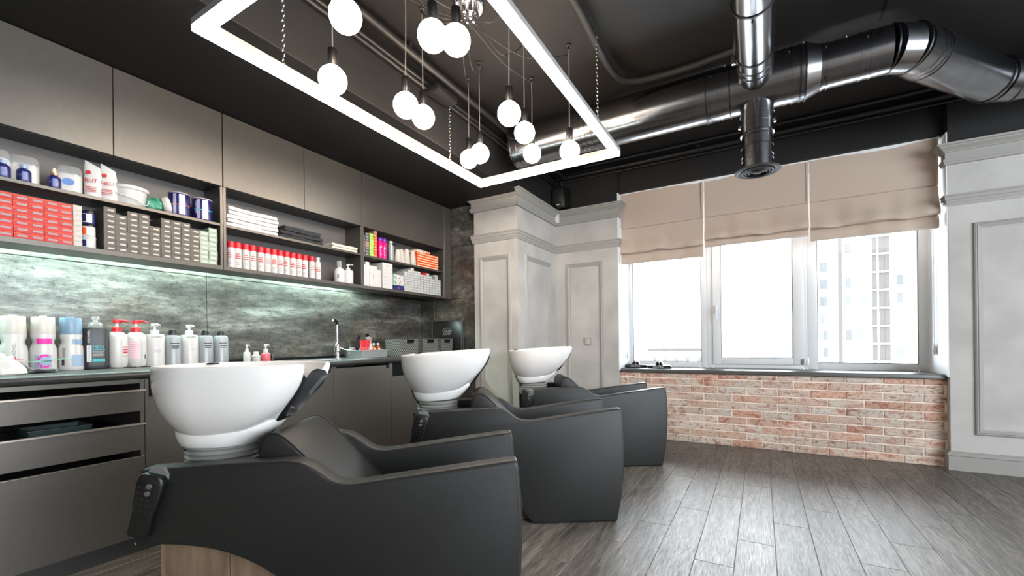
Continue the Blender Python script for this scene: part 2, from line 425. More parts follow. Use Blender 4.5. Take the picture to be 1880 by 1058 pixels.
# ---- back and right walls (behind the camera), each with a window opening
wb = struct('wall_back')
MB().box(-3.45, 4.7, -3.7, -3.5, -.1, 2.9).part('wall_body', M_BACK, wb, smooth=0)
wr = struct('wall_right')
for b in ((-3.7, -3.1, 0, 2.9), (2.7, 5.1, 0, 2.9), (-3.1, 2.7, 0, .7), (-3.1, 2.7, 2.55, 2.9)):
    MB().box(4.5, 4.7, b[0], b[1], b[2]-.1*(b[2] == 0), b[3]).part('wall_body', M_BACK, wr, smooth=0)
w5 = struct('window_4')
f = MB()
for y in (-3.1, -1.65, -.2, 1.25, 2.63): f.box(4.55, 4.62, y, y+.07, .7, 2.55)
f.box(4.55, 4.62, -3.1, 2.7, .7, .77); f.box(4.55, 4.62, -3.1, 2.7, 2.48, 2.55); f.part('frame', M_PVC, w5)

# ---- window wall
wf = struct('wall_front')
MB().box(-2.0, -1.295, 4.495, 5.05, -.1, 2.452).part('plaster_pier', M_PLASTER, wf, smooth=0)
MB().box(1.24, 4.7, 4.495, 5.05, -.1, 2.452).part('plaster_panel', M_PLASTER, wf, smooth=0)
MB().box(-2.0, -1.295, 4.495, 5.05, 2.452, 2.9).part('black_upper_band', M_BLACK, wf, smooth=0)
MB().box(1.24, 4.7, 4.495, 5.05, 2.452, 2.9).part('black_upper_band', M_BLACK, wf, smooth=0)
MB().box(-1.295, 1.24, 4.56, 5.05, 2.572, 2.9).part('lintel', M_BLACK, wf, smooth=0)
MB().box(-1.295, 1.24, 4.5655, 5.05, -.1, .677).part('mortar_bed', M_MORTAR, wf, smooth=0)
rv = MB()
rv.add([(-1.2945, 4.52, .7), (-1.33, 4.93, .7), (-1.33, 4.93, 2.571), (-1.2945, 4.52, 2.571), (-1.2945, 5.0, .7), (-1.2945, 5.0, 2.571)], [(0, 1, 2, 3)])
rv = MB().prism([(-1.2951, 4.497), (-1.286, 4.497), (-1.286, 4.93), (-1.2951, 4.93)], .70, 2.56, 'z')
rv.part('window_reveal', M_WHITEWALL, wf, smooth=0)
MB().prism([(1.2401, 4.497), (1.231, 4.497), (1.231, 4.93), (1.2401, 4.93)], .70, 2.56, 'z').part('window_reveal', M_WHITEWALL, wf, smooth=0)
MB().box(-1.286, 1.231, 4.60, 4.93, 2.562, 2.572).part('window_reveal', M_WHITEWALL, wf, smooth=0)
MB().prism([(4.532, .684), (4.536, .678), (4.94, .678), (4.94, .716), (4.544, .716), (4.534, .712)], -1.286, 1.232, 'x').part('sill', M_SILL, wf, bev=.002)
# bricks
PB, RB, H = .2445, .0700, .0605
bmx = {}
for row in range(10):
    z0 = .003+row*RB; z1 = min(z0+H, .676)
    off = (-.728 if row % 2 == 0 else -.728+PB/2)
    k = -4
    while True:
        a = off+k*PB+.005; b = a+PB-.010; k += 1
        if a > 1.236: break
        a, b = max(a, -1.293), min(b, 1.238)
        if b-a < .025: continue
        if row == 3 and abs(a+.233) < .01: pass
        w, h = round(b-a, 3), round(z1-z0, 3)
        key = (w, h, random.randrange(4) if w > .23 and h > .05 else 9)
        if key not in bmx:
            mb = MB(); mb.box(-w/2, w/2, 0, .016, -h/2, h/2)
            mb.v = [(x+random.uniform(-.002, .002), y, z+random.uniform(-.0018, .0018)) for x, y, z in mb.v]
            bmx[key] = mb.mesh('brick', M_BRICK, bev=.003, seg=1, smooth=0)
        o = inst('brick', bmx[key], ((a+b)/2, 4.558+random.uniform(-.003, .002), (z0+z1)/2), 0, wf)
# column
cl = struct('column_1')
MB().box(-2.493, -2.0, 3.59, 4.56, -.1, 2.45).part('shaft', M_PLASTER, cl, smooth=0)
CORN = [(0, 2.305), (.022, 2.305), (.027, 2.313), (.027, 2.320), (.033, 2.326), (.033, 2.343), (.020, 2.347), (.020, 2.395), (.030, 2.399), (.030, 2.404), (.052, 2.424), (.060, 2.428), (.060, 2.436), (.074, 2.441), (.074, 2.455), (0, 2.455)]
RAIL = [(0, 1.995), (.010, 1.995), (.014, 2.013), (.018, 2.015), (.018, 2.034), (.024, 2.038), (.024, 2.062), (.030, 2.066), (.030, 2.077), (0, 2.077)]
SKIRT = [(0, 0), (.018, 0), (.018, .108), (.026, .112), (.026, .124), (.016, .134), (.010, .140), (0, .142)]
def run_moulding(name, prof, path, normals, parent):
    # prof: (projection, z); path: plan points; normals: offset vector per point (mitred)
    rings = [[(p[0]+n[0]*d, p[1]+n[1]*d, z) for d, z in prof] for p, n in zip(path, normals)]
    return MB().loft(rings).part(name, M_TRIM, parent, smooth=25)
for nm, pr in (('cornice', CORN), ('picture_rail', RAIL), ('skirting', SKIRT)):
    if nm == 'cornice':
        run_moulding(nm, [(d, min(z, 2.4205)) for d, z in pr], [(-2.493, 3.65), (-2.493, 3.59), (-1.985, 3.59)], [(-1, 0), (-1, -1), (0, -1)], cl)
        run_moulding(nm, pr, [(-1.981, 3.59), (-2.0, 3.59), (-2.0, 4.495)], [(0, -1), (1, -1), (1, -1)], cl)
        run_moulding(nm, pr, [(-2.0, 4.495), (-1.295, 4.495), (-1.295, 4.56)], [(1, -1), (1, -1), (1, 0)], wf)
    else:
        run_moulding(nm, pr, [(-2.493, 3.65), (-2.493, 3.59), (-2.0, 3.59), (-2.0, 4.495)], [(-1, 0), (-1, -1), (1, -1), (1, -1)], cl)
        run_moulding(nm, pr, [(-2.0, 4.495), (-1.295, 4.495), (-1.295, 4.55)], [(1, -1), (1, -1), (1, 0)], wf)
    run_moulding(nm, pr, [(1.24, 4.56), (1.24, 4.495), (4.5, 4.495)], [(-1, 0), (-1, -1), (0, -1)], wf)
PM = [(0, 0), (.004, .012), (.012, .016), (.017, .013), (.022, .017), (.034, .012), (.040, .006), (.048, .004), (.048, 0)]  # (inwards, proud)
def panel_frame(a0, a1, z0, z1, place, parent):
    rings = [[], [], [], []]
    for q, h in PM:
        for r, (a, z) in zip(rings, ((a0+q, z0+q), (a1-q, z0+q), (a1-q, z1-q), (a0+q, z1-q))): r.append(place(a, z, h))
    MB().loft(rings, loop=True).part('panel_moulding', M_TRIM, parent, smooth=25)
panel_frame(-2.428, -2.067, .273, 1.855, lambda a, z, h: (a, 3.59-h, z), cl)
panel_frame(3.745, 4.34, .273, 1.865, lambda a, z, h: (-2.0+h, a, z), cl)
panel_frame(-1.874, -1.453, .273, 1.866, lambda a, z, h: (a, 4.495-h, z), wf)
panel_frame(1.372, 2.9, .273, 1.851, lambda a, z, h: (a, 4.495-h, z), wf)

# ---- windows
def ring_frame(mb, x0, x1, z0, z1, w, y0, y1, mi=0):
    wl_, wr_, wb_, wt_ = w
    mb.box(x0, x0+wl_, y0, y1, z0, z1, mi); mb.box(x1-wr_, x1, y0, y1, z0, z1, mi)
    mb.box(x0+wl_, x1-wr_, y0, y1, z0, z0+wb_, mi); mb.box(x0+wl_, x1-wr_, y0, y1, z1-wt_, z1, mi)
for i, (x0, x1, g) in enumerate(((-1.33, -.487, (-1.254, -.542, .777)), (-.487, .384, None), (.384, 1.24, (.46, 1.169, .777)))):
    w = struct('window_%d' % (i+1))
    fr = MB()
    if g:
        ring_frame(fr, x0, x1, .716, 2.566, (g[0]-x0, x1-g[1], g[2]-.716, .06), 4.93, 5.0)
        fr.part('frame', M_PVC, w, bev=.004)
        s = MB(); ring_frame(s, g[0], g[1], g[2], 2.506, (.006,)*4, 4.936, 4.96); s.part('seal', M_SEAL, w, smooth=0)
        gx = (g[0], g[1], g[2])
    else:
        ring_frame(fr, x0, x1, .716, 2.566, (.060, .030, .040, .05), 4.93, 5.0); fr.part('frame', M_PVC, w, bev=.004)
        s = MB(); ring_frame(s, -.429, .356, .755, 2.52, (.075, .090, .065, .07), 4.912, 4.985)
        sash = s.part('sash', M_PVC, w, bev=.005)
        s = MB(); ring_frame(s, -.354, .266, .82, 2.45, (.006,)*4, 4.92, 4.95); s.part('seal', M_SEAL, sash, smooth=0)
        h = MB(); h.box(-.405, -.378, 4.895, 4.913, 1.27, 1.36); h.box(-.398, -.384, 4.866, 4.90, 1.338, 1.352); h.box(-.399, -.383, 4.858, 4.874, 1.215, 1.352)
        h.part('handle', M_PVC, sash, bev=.003)
        h = MB(); h.box(.334, .352, 4.900, 4.913, .76, .815); h.part('hinge_cover', M_SEAL, sash, bev=.002)
        gx = (-.354, .266, .82)
    MB().box(gx[0], gx[1], 4.955, 4.961, gx[2], 2.51).part('pane', M_GLASS, w, smooth=0)

# ---- outside
gr = MB().box(-400, 400, 30, 590, -26, -25).part('ground', M_GROUND, None, smooth=0); gr['kind'] = 'structure'
tw = thing('apartment_tower', 'pale high-rise apartment block seen through the third window pane', 'building')
MB().box(8.6, 30, 95, 115, -25, 62).part('wall', M_TOWER, tw, smooth=0)
wm = MB().box(-.42, .42, 0, .25, -.85, .85).mesh('window', M_TWIN, smooth=0)
wm2 = MB().box(-.28, .28, 0, .25, -.85, .85).mesh('window', M_TWIN, smooth=0)
for fl_ in range(-2, 14):
    for x, big in ((9.5, 0), (10.1, 0), (13.3, 1), (14.7, 0), (15.6, 1), (20.2, 1), (24.5, 1)):
        inst('window', wm if big else wm2, (x, 94.85, -1.4+fl_*3.05), 0, tw)
    inst('slab_edge', MB().box(-1.35, 1.35, 0, .5, -.12, .12).mesh('slab_edge', M_TOWER, smooth=0), (17.8, 94.5, .1+fl_*3.05), 0, tw)
for x, w_ in ((12.2, .3), (16.9, .32), (17.85, .36), (18.55, .36)):
    MB().box(x-w_, x+w_, 94.8, 95.1, -20, 45).part('stair_glazing', M_TSTRIP, tw, smooth=0)
lb = thing('low_building', 'low pale flat-roofed building far below the first window pane', 'building')
MB().box(-44, -19, 200, 225, -25, -3.6).part('wall', M_TOWER, lb, smooth=0)
MB().box(-44.3, -18.7, 199.6, 225.3, -3.6, -2.6).part('roof_edge', M_TSTRIP, lb, smooth=0)
for k in range(5): MB().box(-42+k*4.6, -40.6+k*4.6, 199.8, 200.2, -8.4, -6.2).part('window', M_TWIN, lb, smooth=0)

# ================================================================== ROMAN BLINDS
def blind(x0, x1, zfold, zbot, label, cordx, cordz):
    t = thing('roman_blind', label, 'blind', group='beige roman blinds')
    W_ = x1-x0; n = 26; zs = 2.195
    prof = [(2.566, 0), (2.552, .004), (2.40, .002), (2.25, .003), (zs+.006, .006), (zs+.001, -.007), (zs-.004, -.006), (zs-.008, .008)]
    d = zs-zfold
    prof += [(zs-d*.3, .014), (zs-d*.55, .028), (zs-d*.75, .046), (zs-d*.90, .058), (zfold-.004, .056), (zfold-.012, .040), (zfold-.004, .006), (zfold-.012, .004), (zfold-.020, .014), ((zfold+zbot)/2, .020), (zbot+.012, .018), (zbot, .014)]
    rnd = random.Random(int(x0*100)+5)
    ph = [rnd.uniform(0, 6) for _ in range(6)]
    g = []
    for i, (z, y) in enumerate(prof):
        row = []
        for j in range(n+1):
            u = j/n; e = max(0, 1-abs(2*u-1)**6)
            k = min(1, max(0, (zs-z)/d)) if z < zs-.01 else 0
            kk = k if z > zfold-.006 else .5
            sag = .022*kk*sin(9*u+ph[0])*e+.014*kk*sin(21*u+ph[1]) + .024*kk*(4*u*(1-u)-.6)
            bow = .014*kk*sin(13*u+ph[2]+z*16)*e+.004*sin(5*u+z*7+ph[3])+.006*kk*sin(31*u+ph[4])*e
            row.append((x0+W_*u, 4.605-y-bow, z-(sag*.35 if zbot+.02 < z else 0)))
        g.append(row)
    mb = MB(); mb.loft(g, closed=False, caps=False)
    mb.loft([[(x, y+.004, z) for x, y, z in r] for r in g], closed=False, caps=False)
    mb.part('fabric', M_BLIND, t, smooth=60)
    MB().box(x0, x1, 4.604, 4.63, 2.548, 2.570).part('headrail', M_PVC, t, bev=.002)
    MB().box(x0+.003, x1-.003, 4.588, 4.600, zbot-.004, zbot+.006).part('bottom_bar', M_TAUPELAB, t, bev=.002)
    for xa in (x0, x1-.014): MB().box(xa, xa+.014, 4.5945, 4.5995, zs+.01, 2.55).part('side_hem', M_BLIND, t)
    if cordx is not None:
        c = MB(); c.tube([(cordx, 4.75, 2.55), (cordx, 4.75, cordz+.03)], .0028, 6)
        co_ = c.part('cord', M_PVC, t)
        MB().lathe([(.003, .04), (.008, .034), (.011, .0), (.012, -.03), (.008, -.045), (.002, -.05)], 10, T=Matrix.Translation((cordx, 4.75, cordz))).part('cord_pull', M_PVC, co_)
blind(-1.284, -.479, 1.937, 1.822, 'left beige roman blind, hanging lowest of the three, by the grey pier', -1.27, .86)
blind(-.463, .372, 1.978, 1.910, 'middle beige roman blind, pulled up highest, over the opening sash', .366, .80)
blind(.384, 1.214, 1.967, 1.860, 'right beige roman blind hanging in front of the tower view', 1.219, .91)

# ---- ashtray like black tape dispensers on the sill
def clipbox(loc, rz, label):
    t = thing('hair_clipper_dock', label, 'clipper dock', loc, rz, 'black gadgets on the sill')
    b = MB(); b.lathe([(.085, 0), (.105, .004), (.108, .018), (.100, .030), (.085, .034)], 24, sq=(1.15, .62, .75)); b.part('base', M_BLKPL, t)
    c = MB()
    for s in (-1, 1):
        c.prism([(.004, .030), (.040, .030), (.036, .048), (.022, .066), (.006, .070)], -.03, .03, 'y', T=Matrix.Rotation(0 if s > 0 else pi, 4, 'Z'))
    c.part('clip', M_BLKPL, t, bev=.003)
    b = MB()
    for k in range(5): b.box(-.05+k*.022, -.036+k*.022, -.0685, -.062, .011, .017+.004*(k % 2))
    b.part('marking', M_WPRINT, t, smooth=0)
clipbox((-1.175, 4.735, .717), radians(4), 'left one of two low black gadgets on the dark windowsill')
clipbox((-.915, 4.66, .717), radians(-3), 'right one of two low black gadgets on the dark windowsill')

# ---- switch, sensor, speaker
t = thing('light_switch', 'square grey light switch on the plaster pier', 'switch', (-1.633, 4.495, 1.005))
MB().box(-.043, .043, -.009, 0, -.043, .043).part('frame', M_TRIM, t, bev=.003); MB().box(-.028, .028, -.014, -.009, -.028, .028).part('rocker', M_PLASTER, t, bev=.003)
t = thing('motion_sensor', 'small white motion sensor in the corner on the cornice', 'sensor', (-1.965, 4.45, 2.41), radians(20))
MB().prism([(-.03, -.02), (.03, -.02), (.024, .012), (-.024, .012)], -.085, .06, 'z').part('housing', M_WPL, t, bev=.008)
MB().box(-.018, .018, -.028, -.020, -.06, -.015).part('lens', M_PAPER, t, bev=.004)
t = thing('loudspeaker', 'black loudspeaker in the corner above the cornice', 'speaker', (-1.895, 4.40, 2.475))
MB().prism([(-.075, -.07), (.075, -.07), (.09, .07), (-.09, .07)], 0, .21, 'z').part('cabinet', M_BLKPL, t, bev=.008)
MB().box(-.062, .062, -.076, -.070, .04, .195).part('grille', M_BLACKP, t, bev=.004)
MB().box(-.018, .018, -.0735, -.0695, .014, .024).part('badge', M_WPRINT, t, smooth=0)
MB().tube([(-.02, .06, .2), (-.02, .09, .27), (-.02, .05, .385)], .008).part('bracket', M_BLACKP, t)

# ================================================================== DUCTS AND PIPES
YD, ZD = 3.26, 2.667
def RX(): return Matrix.Rotation(pi/2, 4, 'Y')
def ring_x(mb, x, r, w=.012, h=.006, mi=0, y=YD, z=ZD, n=40):
    mb.lathe([(r-.002, -w/2), (r+h, -w/2), (r+h, w/2), (r-.002, w/2)], n, mi, T=Matrix.Translation((x, y, z)) @ RX(), caps=False)
def cyl_x(x0, x1, r0, r1=None, y=YD, z=ZD, n=48):
    mb = MB(); mb.lathe([(r0, x0), (r0 if r1 is None else r1, x1)], n, T=Matrix.Translation((0, y, z)) @ RX()); return mb
t = thing('ventilation_duct', 'large galvanised round duct running across the black ceiling', 'duct')
cyl_x(-1.80, -1.12, .160).part('duct_section', M_STEEL, t, smooth=60); cyl_x(-1.12, -.25, .162).part('duct_section', M_STEEL, t, smooth=60)
cyl_x(-.25, .255, .162).part('duct_section', M_STEEL, t, smooth=60); cyl_x(.255, .335, .162, .130).part('reducer', M_STEEL, t, smooth=60)
cyl_x(.335, .66, .127).part('duct_section', M_STEEL, t, smooth=60)
for x, r in ((-1.796, .163), (-1.74, .160), (-1.19, .161), (-1.15, .161), (-1.10, .162), (-.300, .163), (-.284, .163), (-.235, .162), (-.210, .162), (-.160, .162), (.145, .162), (.185, .163), (.225, .162), (.252, .163), (.335, .130), (.362, .128), (.520, .127), (.566, .127)):
    b = MB(); ring_x(b, x, r, .010, .004); b.part('joint_band', M_STEELD if x in (-.300, -.16, .225, .252) else M_STEEL, t, smooth=50)
b = MB()
for x, a in ((-.185, 50), (-.265, 20), (-.18, -40), (.165, 25), (.24, 48), (.35, 25), (.35, -55), (.45, 52), (.542, 20), (.542, -60), (-.29, 62), (.2, -62)):
    r = .165 if x < .25 else .129
    b.lathe([(.006, -.002), (.006, .004), (.003, .008)], 8, T=Matrix.Translation((x, YD-r*cos(radians(a)), ZD+r*sin(radians(a)))) @ Matrix.Rotation(radians(90-a), 4, 'X'))
b.part('rivet', M_STEELD, t)['kind'] = 'stuff'
dang = radians(51); dv = Vector((cos(dang), sin(dang), 0)); P0 = Vector((.66, YD, ZD)); P1 = Vector((.755, YD+.05, ZD)); P2 = P1+dv*.86; P3 = P2+Vector((.13, .075, 0)); P4 = P3+Vector((2.4, 0, 0))
def seg(a, b, r, name, extra=0):
    d = (b-a).normalized(); MB().tube([a-d*extra, b+d*extra], r, 48).part(name, M_STEEL, t, smooth=60)
def band(p, d, r, m=None):
    q = Vector((0, 0, 1)).rotation_difference(d).to_matrix().to_4x4()
    MB().lathe([(r-.002, -.005), (r+.003, -.004), (r+.003, .004), (r-.002, .004)], 40, T=Matrix.Translation(p) @ q, caps=False).part('joint_band', m or M_STEELD, t, smooth=50)
MB().tube([P0, P0+(P1-P0)*.02, P1-(P1-P0)*.02, P1], .128, 48).part('elbow', M_STEEL, t, smooth=60)
seg(P1, P2, .130, 'duct_section'); MB().tube([P2, P3], .131, 48).part('elbow', M_STEEL, t, smooth=60); seg(P3, P4, .130, 'duct_section')
band(P0, Vector((1, .2, 0)).normalized(), .128); band(P1, (dv+Vector((.35, 0, 0))).normalized(), .131); band(P1+dv*.10, dv, .130, M_STEEL); band(P1+dv*.14, dv, .130, M_STEEL); band(P1+dv*.165, dv, .130)
band(P2, (dv+Vector((.3, 0, 0))).normalized(), .133); band(P2+Vector((.04, .017, 0)), (dv+Vector((.6, 0, 0))).normalized(), .133, M_STEEL); band(P3, Vector((1, .15, 0)).normalized(), .133)
t = thing('branch_duct', 'narrower galvanised duct coming overhead into the main duct', 'duct')
MB().tube([(-.015, -3.4, ZD), (-.015, 3.13, ZD)], .095, 48).part('duct_section', M_STEEL, t, smooth=60)
for y in (1.2, 2.42, 2.86, 2.96, 3.02):
    b = MB(); b.lathe([(.093, -.006), (.100, -.006), (.100, .006), (.093, .006)], 40, T=Matrix.Translation((-.015, y, ZD)) @ Matrix.Rotation(pi/2, 4, 'X'), caps=False); b.part('joint_band', M_STEELD if y in (2.42, 2.86) else M_STEEL, t, smooth=50)
for y in (2.45, 2.9):
    MB().lathe([(.006, 0), (.006, .005), (.003, .008)], 8, T=Matrix.Translation((-.02, y, ZD-.096)) @ Matrix.Rotation(pi, 4, 'X')).part('rivet', M_STEELD, t)
b = MB(); b.box(-.135, -.105, 2.90, 2.93, ZD-.02, ZD+.03); b.tube([(-.12, 2.915, ZD+.02), (-.12, 2.915, 2.87)], .006); b.part('hanger_clamp', M_CHROME, t, bev=.002)
t = thing('duct_drop', 'vertical duct drop ending in a round ring diffuser by the blinds', 'air diffuser', (-.008, YD, 0))
MB().lathe([(.097, 2.56), (.097, 2.34)], 40).part('duct_section', M_STEEL, t, smooth=60); MB().lathe([(.090, 2.34), (.090, 2.11)], 40).part('duct_section', M_STEEL, t, smooth=60)
for z, m_ in ((2.47, M_STEEL), (2.41, M_STEEL), (2.345, M_STEELD), (2.325, M_STEELD), (2.26, M_STEELD), (2.20, M_STEEL), (2.175, M_STEEL)):
    MB().lathe([(.088, -.005), (.0985 if z > 2.33 else .0915, -.004), (.0985 if z > 2.33 else .0915, .004), (.088, .005)], 40, T=Matrix.Translation((0, 0, z)), caps=False).part('joint_band', m_, t, smooth=50)
dm = mat('diffuser_grey', (46, 43, 42), .65, spec=.3)
MB().lathe([(.09, 2.115), (.133, 2.108), (.134, 2.102), (.120, 2.097), (.100, 2.104)], 40, caps=False).part('diffuser_rim', dm, t)
for k, r in enumerate((.096, .078, .060, .042)):
    MB().lathe([(r, 2.112-.004*k), (r-.002, 2.098), (r-.013, 2.094-.001*k), (r-.008, 2.110)], 36, caps=False).part('diffuser_ring', dm, t)
MB().lathe([(.026, 2.104), (.026, 2.094), (.010, 2.088), (.002, 2.087)], 24).part('diffuser_core', dm, t)
MB().box(-.088, .088, -.004, .004, 2.108, 2.112).part('diffuser_spider', dm, t)
for sx in (-1, 1): MB().box(sx*.098-.010, sx*.098+.010, -.012, .012, 2.40, 2.425).part('clamp_screw', M_CHROME, t, bev=.003)

def pipe(name, label, pts, r, m=None, clips=()):
    t = thing(name, label, 'pipe'); MB().tube(pts, r, 12).part('pipe', m or M_BLACKP, t, smooth=60)
    for c in clips: MB().box(c[0]-.02, c[0]+.02, c[1]-.012, c[1]+.012, c[2]-.02, c[2]+.022).part('pipe_clip', M_BLACKP, t, bev=.003)
pipe('conduit', 'lowest slim black pipe along the soffit edge', [(-1.955, -3, 2.735), (-1.955, 4.5, 2.735)], .014)
pipe('conduit', 'upper slim black pipe just above the lowest one along the soffit', [(-1.955, -3, 2.77), (-1.955, 4.5, 2.77)], .014)
pipe('water_pipe', 'thick black pipe under the ceiling beside the soffit', [(-1.86, -3, 2.805), (-1.86, 4.45, 2.805)], .024, None, [(-1.86, 2.0, 2.83), (-1.86, 3.0, 2.83)])
t = thing('junction_box', 'flat black junction box on the pipes beside the soffit', 'junction box', (-1.905, 2.37, 2.722))
MB().box(-.055, .055, -.11, .11, -.018, .018).part('housing', M_BLACKP, t, bev=.004); MB().box(-.05, .05, -.105, .105, -.023, -.018).part('lid', M_BLACK, t, bev=.002)
pipe('conduit', 'thick black pipe along the top of the window wall', [(-1.95, 4.455, 2.815), (4.4, 4.455, 2.815)], .022, None, [(.9, 4.455, 2.84), (-.5, 4.455, 2.84)])
pipe('conduit', 'slim black pipe tucked under the thick one on the window wall', [(-1.95, 4.478, 2.778), (4.4, 4.478, 2.778)], .010)
pipe('conduit', 'slim black pipe on the ceiling in front of the window wall', [(-1.6, 4.36, 2.852), (4.4, 4.36, 2.852)], .014)
pipe('flexible_hose', 'black wrapped flexible hose bending along the ceiling to the duct', spl([(-.85, -1.5, 2.835), (-.85, .6, 2.835), (-.848, 1.7, 2.832), (-.845, 2.25, 2.826), (-.85, 2.55, 2.815), (-.848, 2.80, 2.81), (-.82, 2.96, 2.81), (-.755, 3.04, 2.815), (-.64, 3.08, 2.82), (-.40, 3.10, 2.825), (-.12, 3.08, 2.83)], 5), .022, mat('wrapped_hose', (34, 32, 31), .6, bump=.8, bscale=40))

# ================================================================== LED FRAME AND PENDANTS
t = thing('led_frame_light', 'rectangular white LED tube frame hung on chains from the ceiling', 'ceiling light')
X0, X1, Y0, Y1, Z0 = -1.955, -.812, .862, 2.915, 2.258
w = .046
hs_ = MB(); df = MB()
for a in ((X0, X0+w, Y0, Y1), (X1-w, X1, Y0, Y1), (X0+w, X1-w, Y0, Y0+w), (X0+w, X1-w, Y1-w, Y1)):
    hs_.box(*a, Z0+.024, Z0+.050); df.box(a[0]+.002, a[1]-.002, a[2]+.002*(a[2] < Y0+.01), a[3]-.002*(a[3] > Y1-.01), Z0, Z0+.024)
hs_.part('housing', mat('painted_profile', (150, 148, 146), .45), t, smooth=0); df.part('diffuser', M_LEDM, t, smooth=0)
def chain(mb, p0, p1):
    p0, p1 = Vector(p0), Vector(p1); L_ = (p1-p0).length; n = int(L_/.022); d = (p1-p0)/n
    for k in range(n):
        ctr = p0+d*(k+.5); T = Matrix.Translation(ctr) @ Matrix.Rotation(pi/2*(k % 2)+.6, 4, 'Z')
        pts = [(.006*cos(a), 0, .009*math.copysign(1, sin(a))*min(1, abs(sin(a))*1.4)+.004*sin(a)) for a in [2*pi*i/10 for i in range(10)]]
        rings = []
        for i, p in enumerate(pts):
            a = 2*pi*i/10; rd = Vector((cos(a), 0, sin(a)))
            rings.append([tuple(Vector(p)+rd*.0018*cos(b)+Vector((0, .0018*sin(b), 0))) for b in (0, pi/2, pi, 3*pi/2)])
        mb.loft(rings, loop=True, T=T)
for (cx_, cy_), top in (((X0+w-.008, 1.225), 2.745), ((X0+w-.008, 2.47), 2.702), ((X1-.006, 2.46), 2.812), ((X1-.006, 1.225), 2.833)):
    c = MB(); chain(c, (cx_, cy_, Z0+.050), (cx_, cy_, top)); ch = c.part('chain', M_INOX, t, smooth=60)
    MB().lathe([(.009, 0), (.009, .008), (.004, .014)], 10, T=Matrix.Translation((cx_, cy_, Z0+.046))).part('hook', M_ALU, ch)

CAN = Vector((-1.375, 1.955, 2.87))
can = thing('ceiling_rose', 'round metal ceiling rose feeding the globe pendant cables', 'ceiling rose', CAN)
MB().lathe([(.085, 0), (.085, -.022), (.078, -.030), (.0, -.030)], 32).part('plate', M_STEEL, can)
for k in range(8):
    a = 2*pi*k/8; MB().lathe([(.011, -.028), (.011, -.062), (.006, -.075)], 10, T=Matrix.Translation((.045*cos(a), .045*sin(a), 0))).part('cable_grip', M_CHROME, can)
PEND = [((-1.412, 1.162, 2.30), 'globe pendant nearest the camera, cut by the top edge of the photo'),
        ((-1.691, 1.317, 2.215), 'globe pendant over the left LED tube, alone in front'),
        ((-1.190, 1.424, 2.30), 'left globe of the front pair beside the ceiling rose'),
        ((-1.131, 1.509, 2.312), 'right globe of the front pair right under the ceiling rose'),
        ((-1.557, 1.648, 2.216), 'left globe of the second pair near the left LED tube'),
        ((-1.617, 1.848, 2.262), 'right smaller globe of the second pair near the left LED tube'),
        ((-1.152, 2.000, 2.222), 'highest globe of the three hanging stepwise before the duct'),
        ((-1.241, 2.340, 2.284), 'middle globe of the three hanging stepwise before the duct'),
        ((-1.387, 2.726, 2.332), 'lowest globe of the three hanging stepwise before the duct'),
        ((-1.608, 2.394, 2.260), 'right globe of the rear left pair by the hanging chain'),
        ((-1.774, 2.503, 2.299), 'left half-hidden globe of the rear left pair by the chain'),
        ((-1.030, 2.545, 2.200), 'globe pendant alone by the far right corner of the LED frame')]
sock = MB().lathe([(.0, .150), (.006, .150), (.008, .142), (.020, .140), (.0215, .134), (.0215, .078), (.019, .070), (.019, .066)], 18).mesh('socket', M_STEELD)
neck = MB().lathe([(.0175, .072), (.0175, .058), (.024, .052), (.020, .05)], 18).mesh('bulb_collar', M_CERAMIC)
glb = MB().lathe([(.019, .060), (.030, .055)] + [(.0625*sin(a), .0625*cos(a)) for a in [radians(q) for q in range(36, 180, 12)]] + [(.002, -.0625)], 28).mesh('globe', M_BULB, smooth=180)
hookm = MB().lathe([(.016, 0), (.016, -.010), (.007, -.014), (.007, -.03)], 12).mesh('ceiling_hook', M_BLACKP)
for i, (p, lab) in enumerate(PEND):
    t = thing('globe_pendant', lab, 'pendant lamp', p, 0, 'globe pendants')
    inst('globe', glb, (0, 0, 0), 0, t); inst('socket', sock, (0, 0, 0), 0, t); inst('bulb_collar', neck, (0, 0, 0), 0, t)
    hk = Vector((0, 0, 2.87-p[2])); inst('ceiling_hook', hookm, hk, 0, t)
    c0 = CAN-Vector(p)+Vector((.045*cos(i), .045*sin(i), -.07)); mid = (c0+hk)/2+Vector((0, 0, -.07-.1*random.random()))
    h2 = hk+Vector((0, 0, -.028))
    MB().tube(spl([c0, c0+Vector((0, 0, -.03)), mid, h2+Vector((.03*(1 if c0.x > 0 else -1), 0, -.03)), h2], 6), .0028, 6).part('feed_cable', M_BLACKP, t, smooth=60)
    MB().tube(spl([h2, h2*.7+Vector((.004*cos(i*3), .003, .04)), (0, 0, .148)], 6), .0028, 6).part('cord', M_GREYPRINT, t, smooth=60)

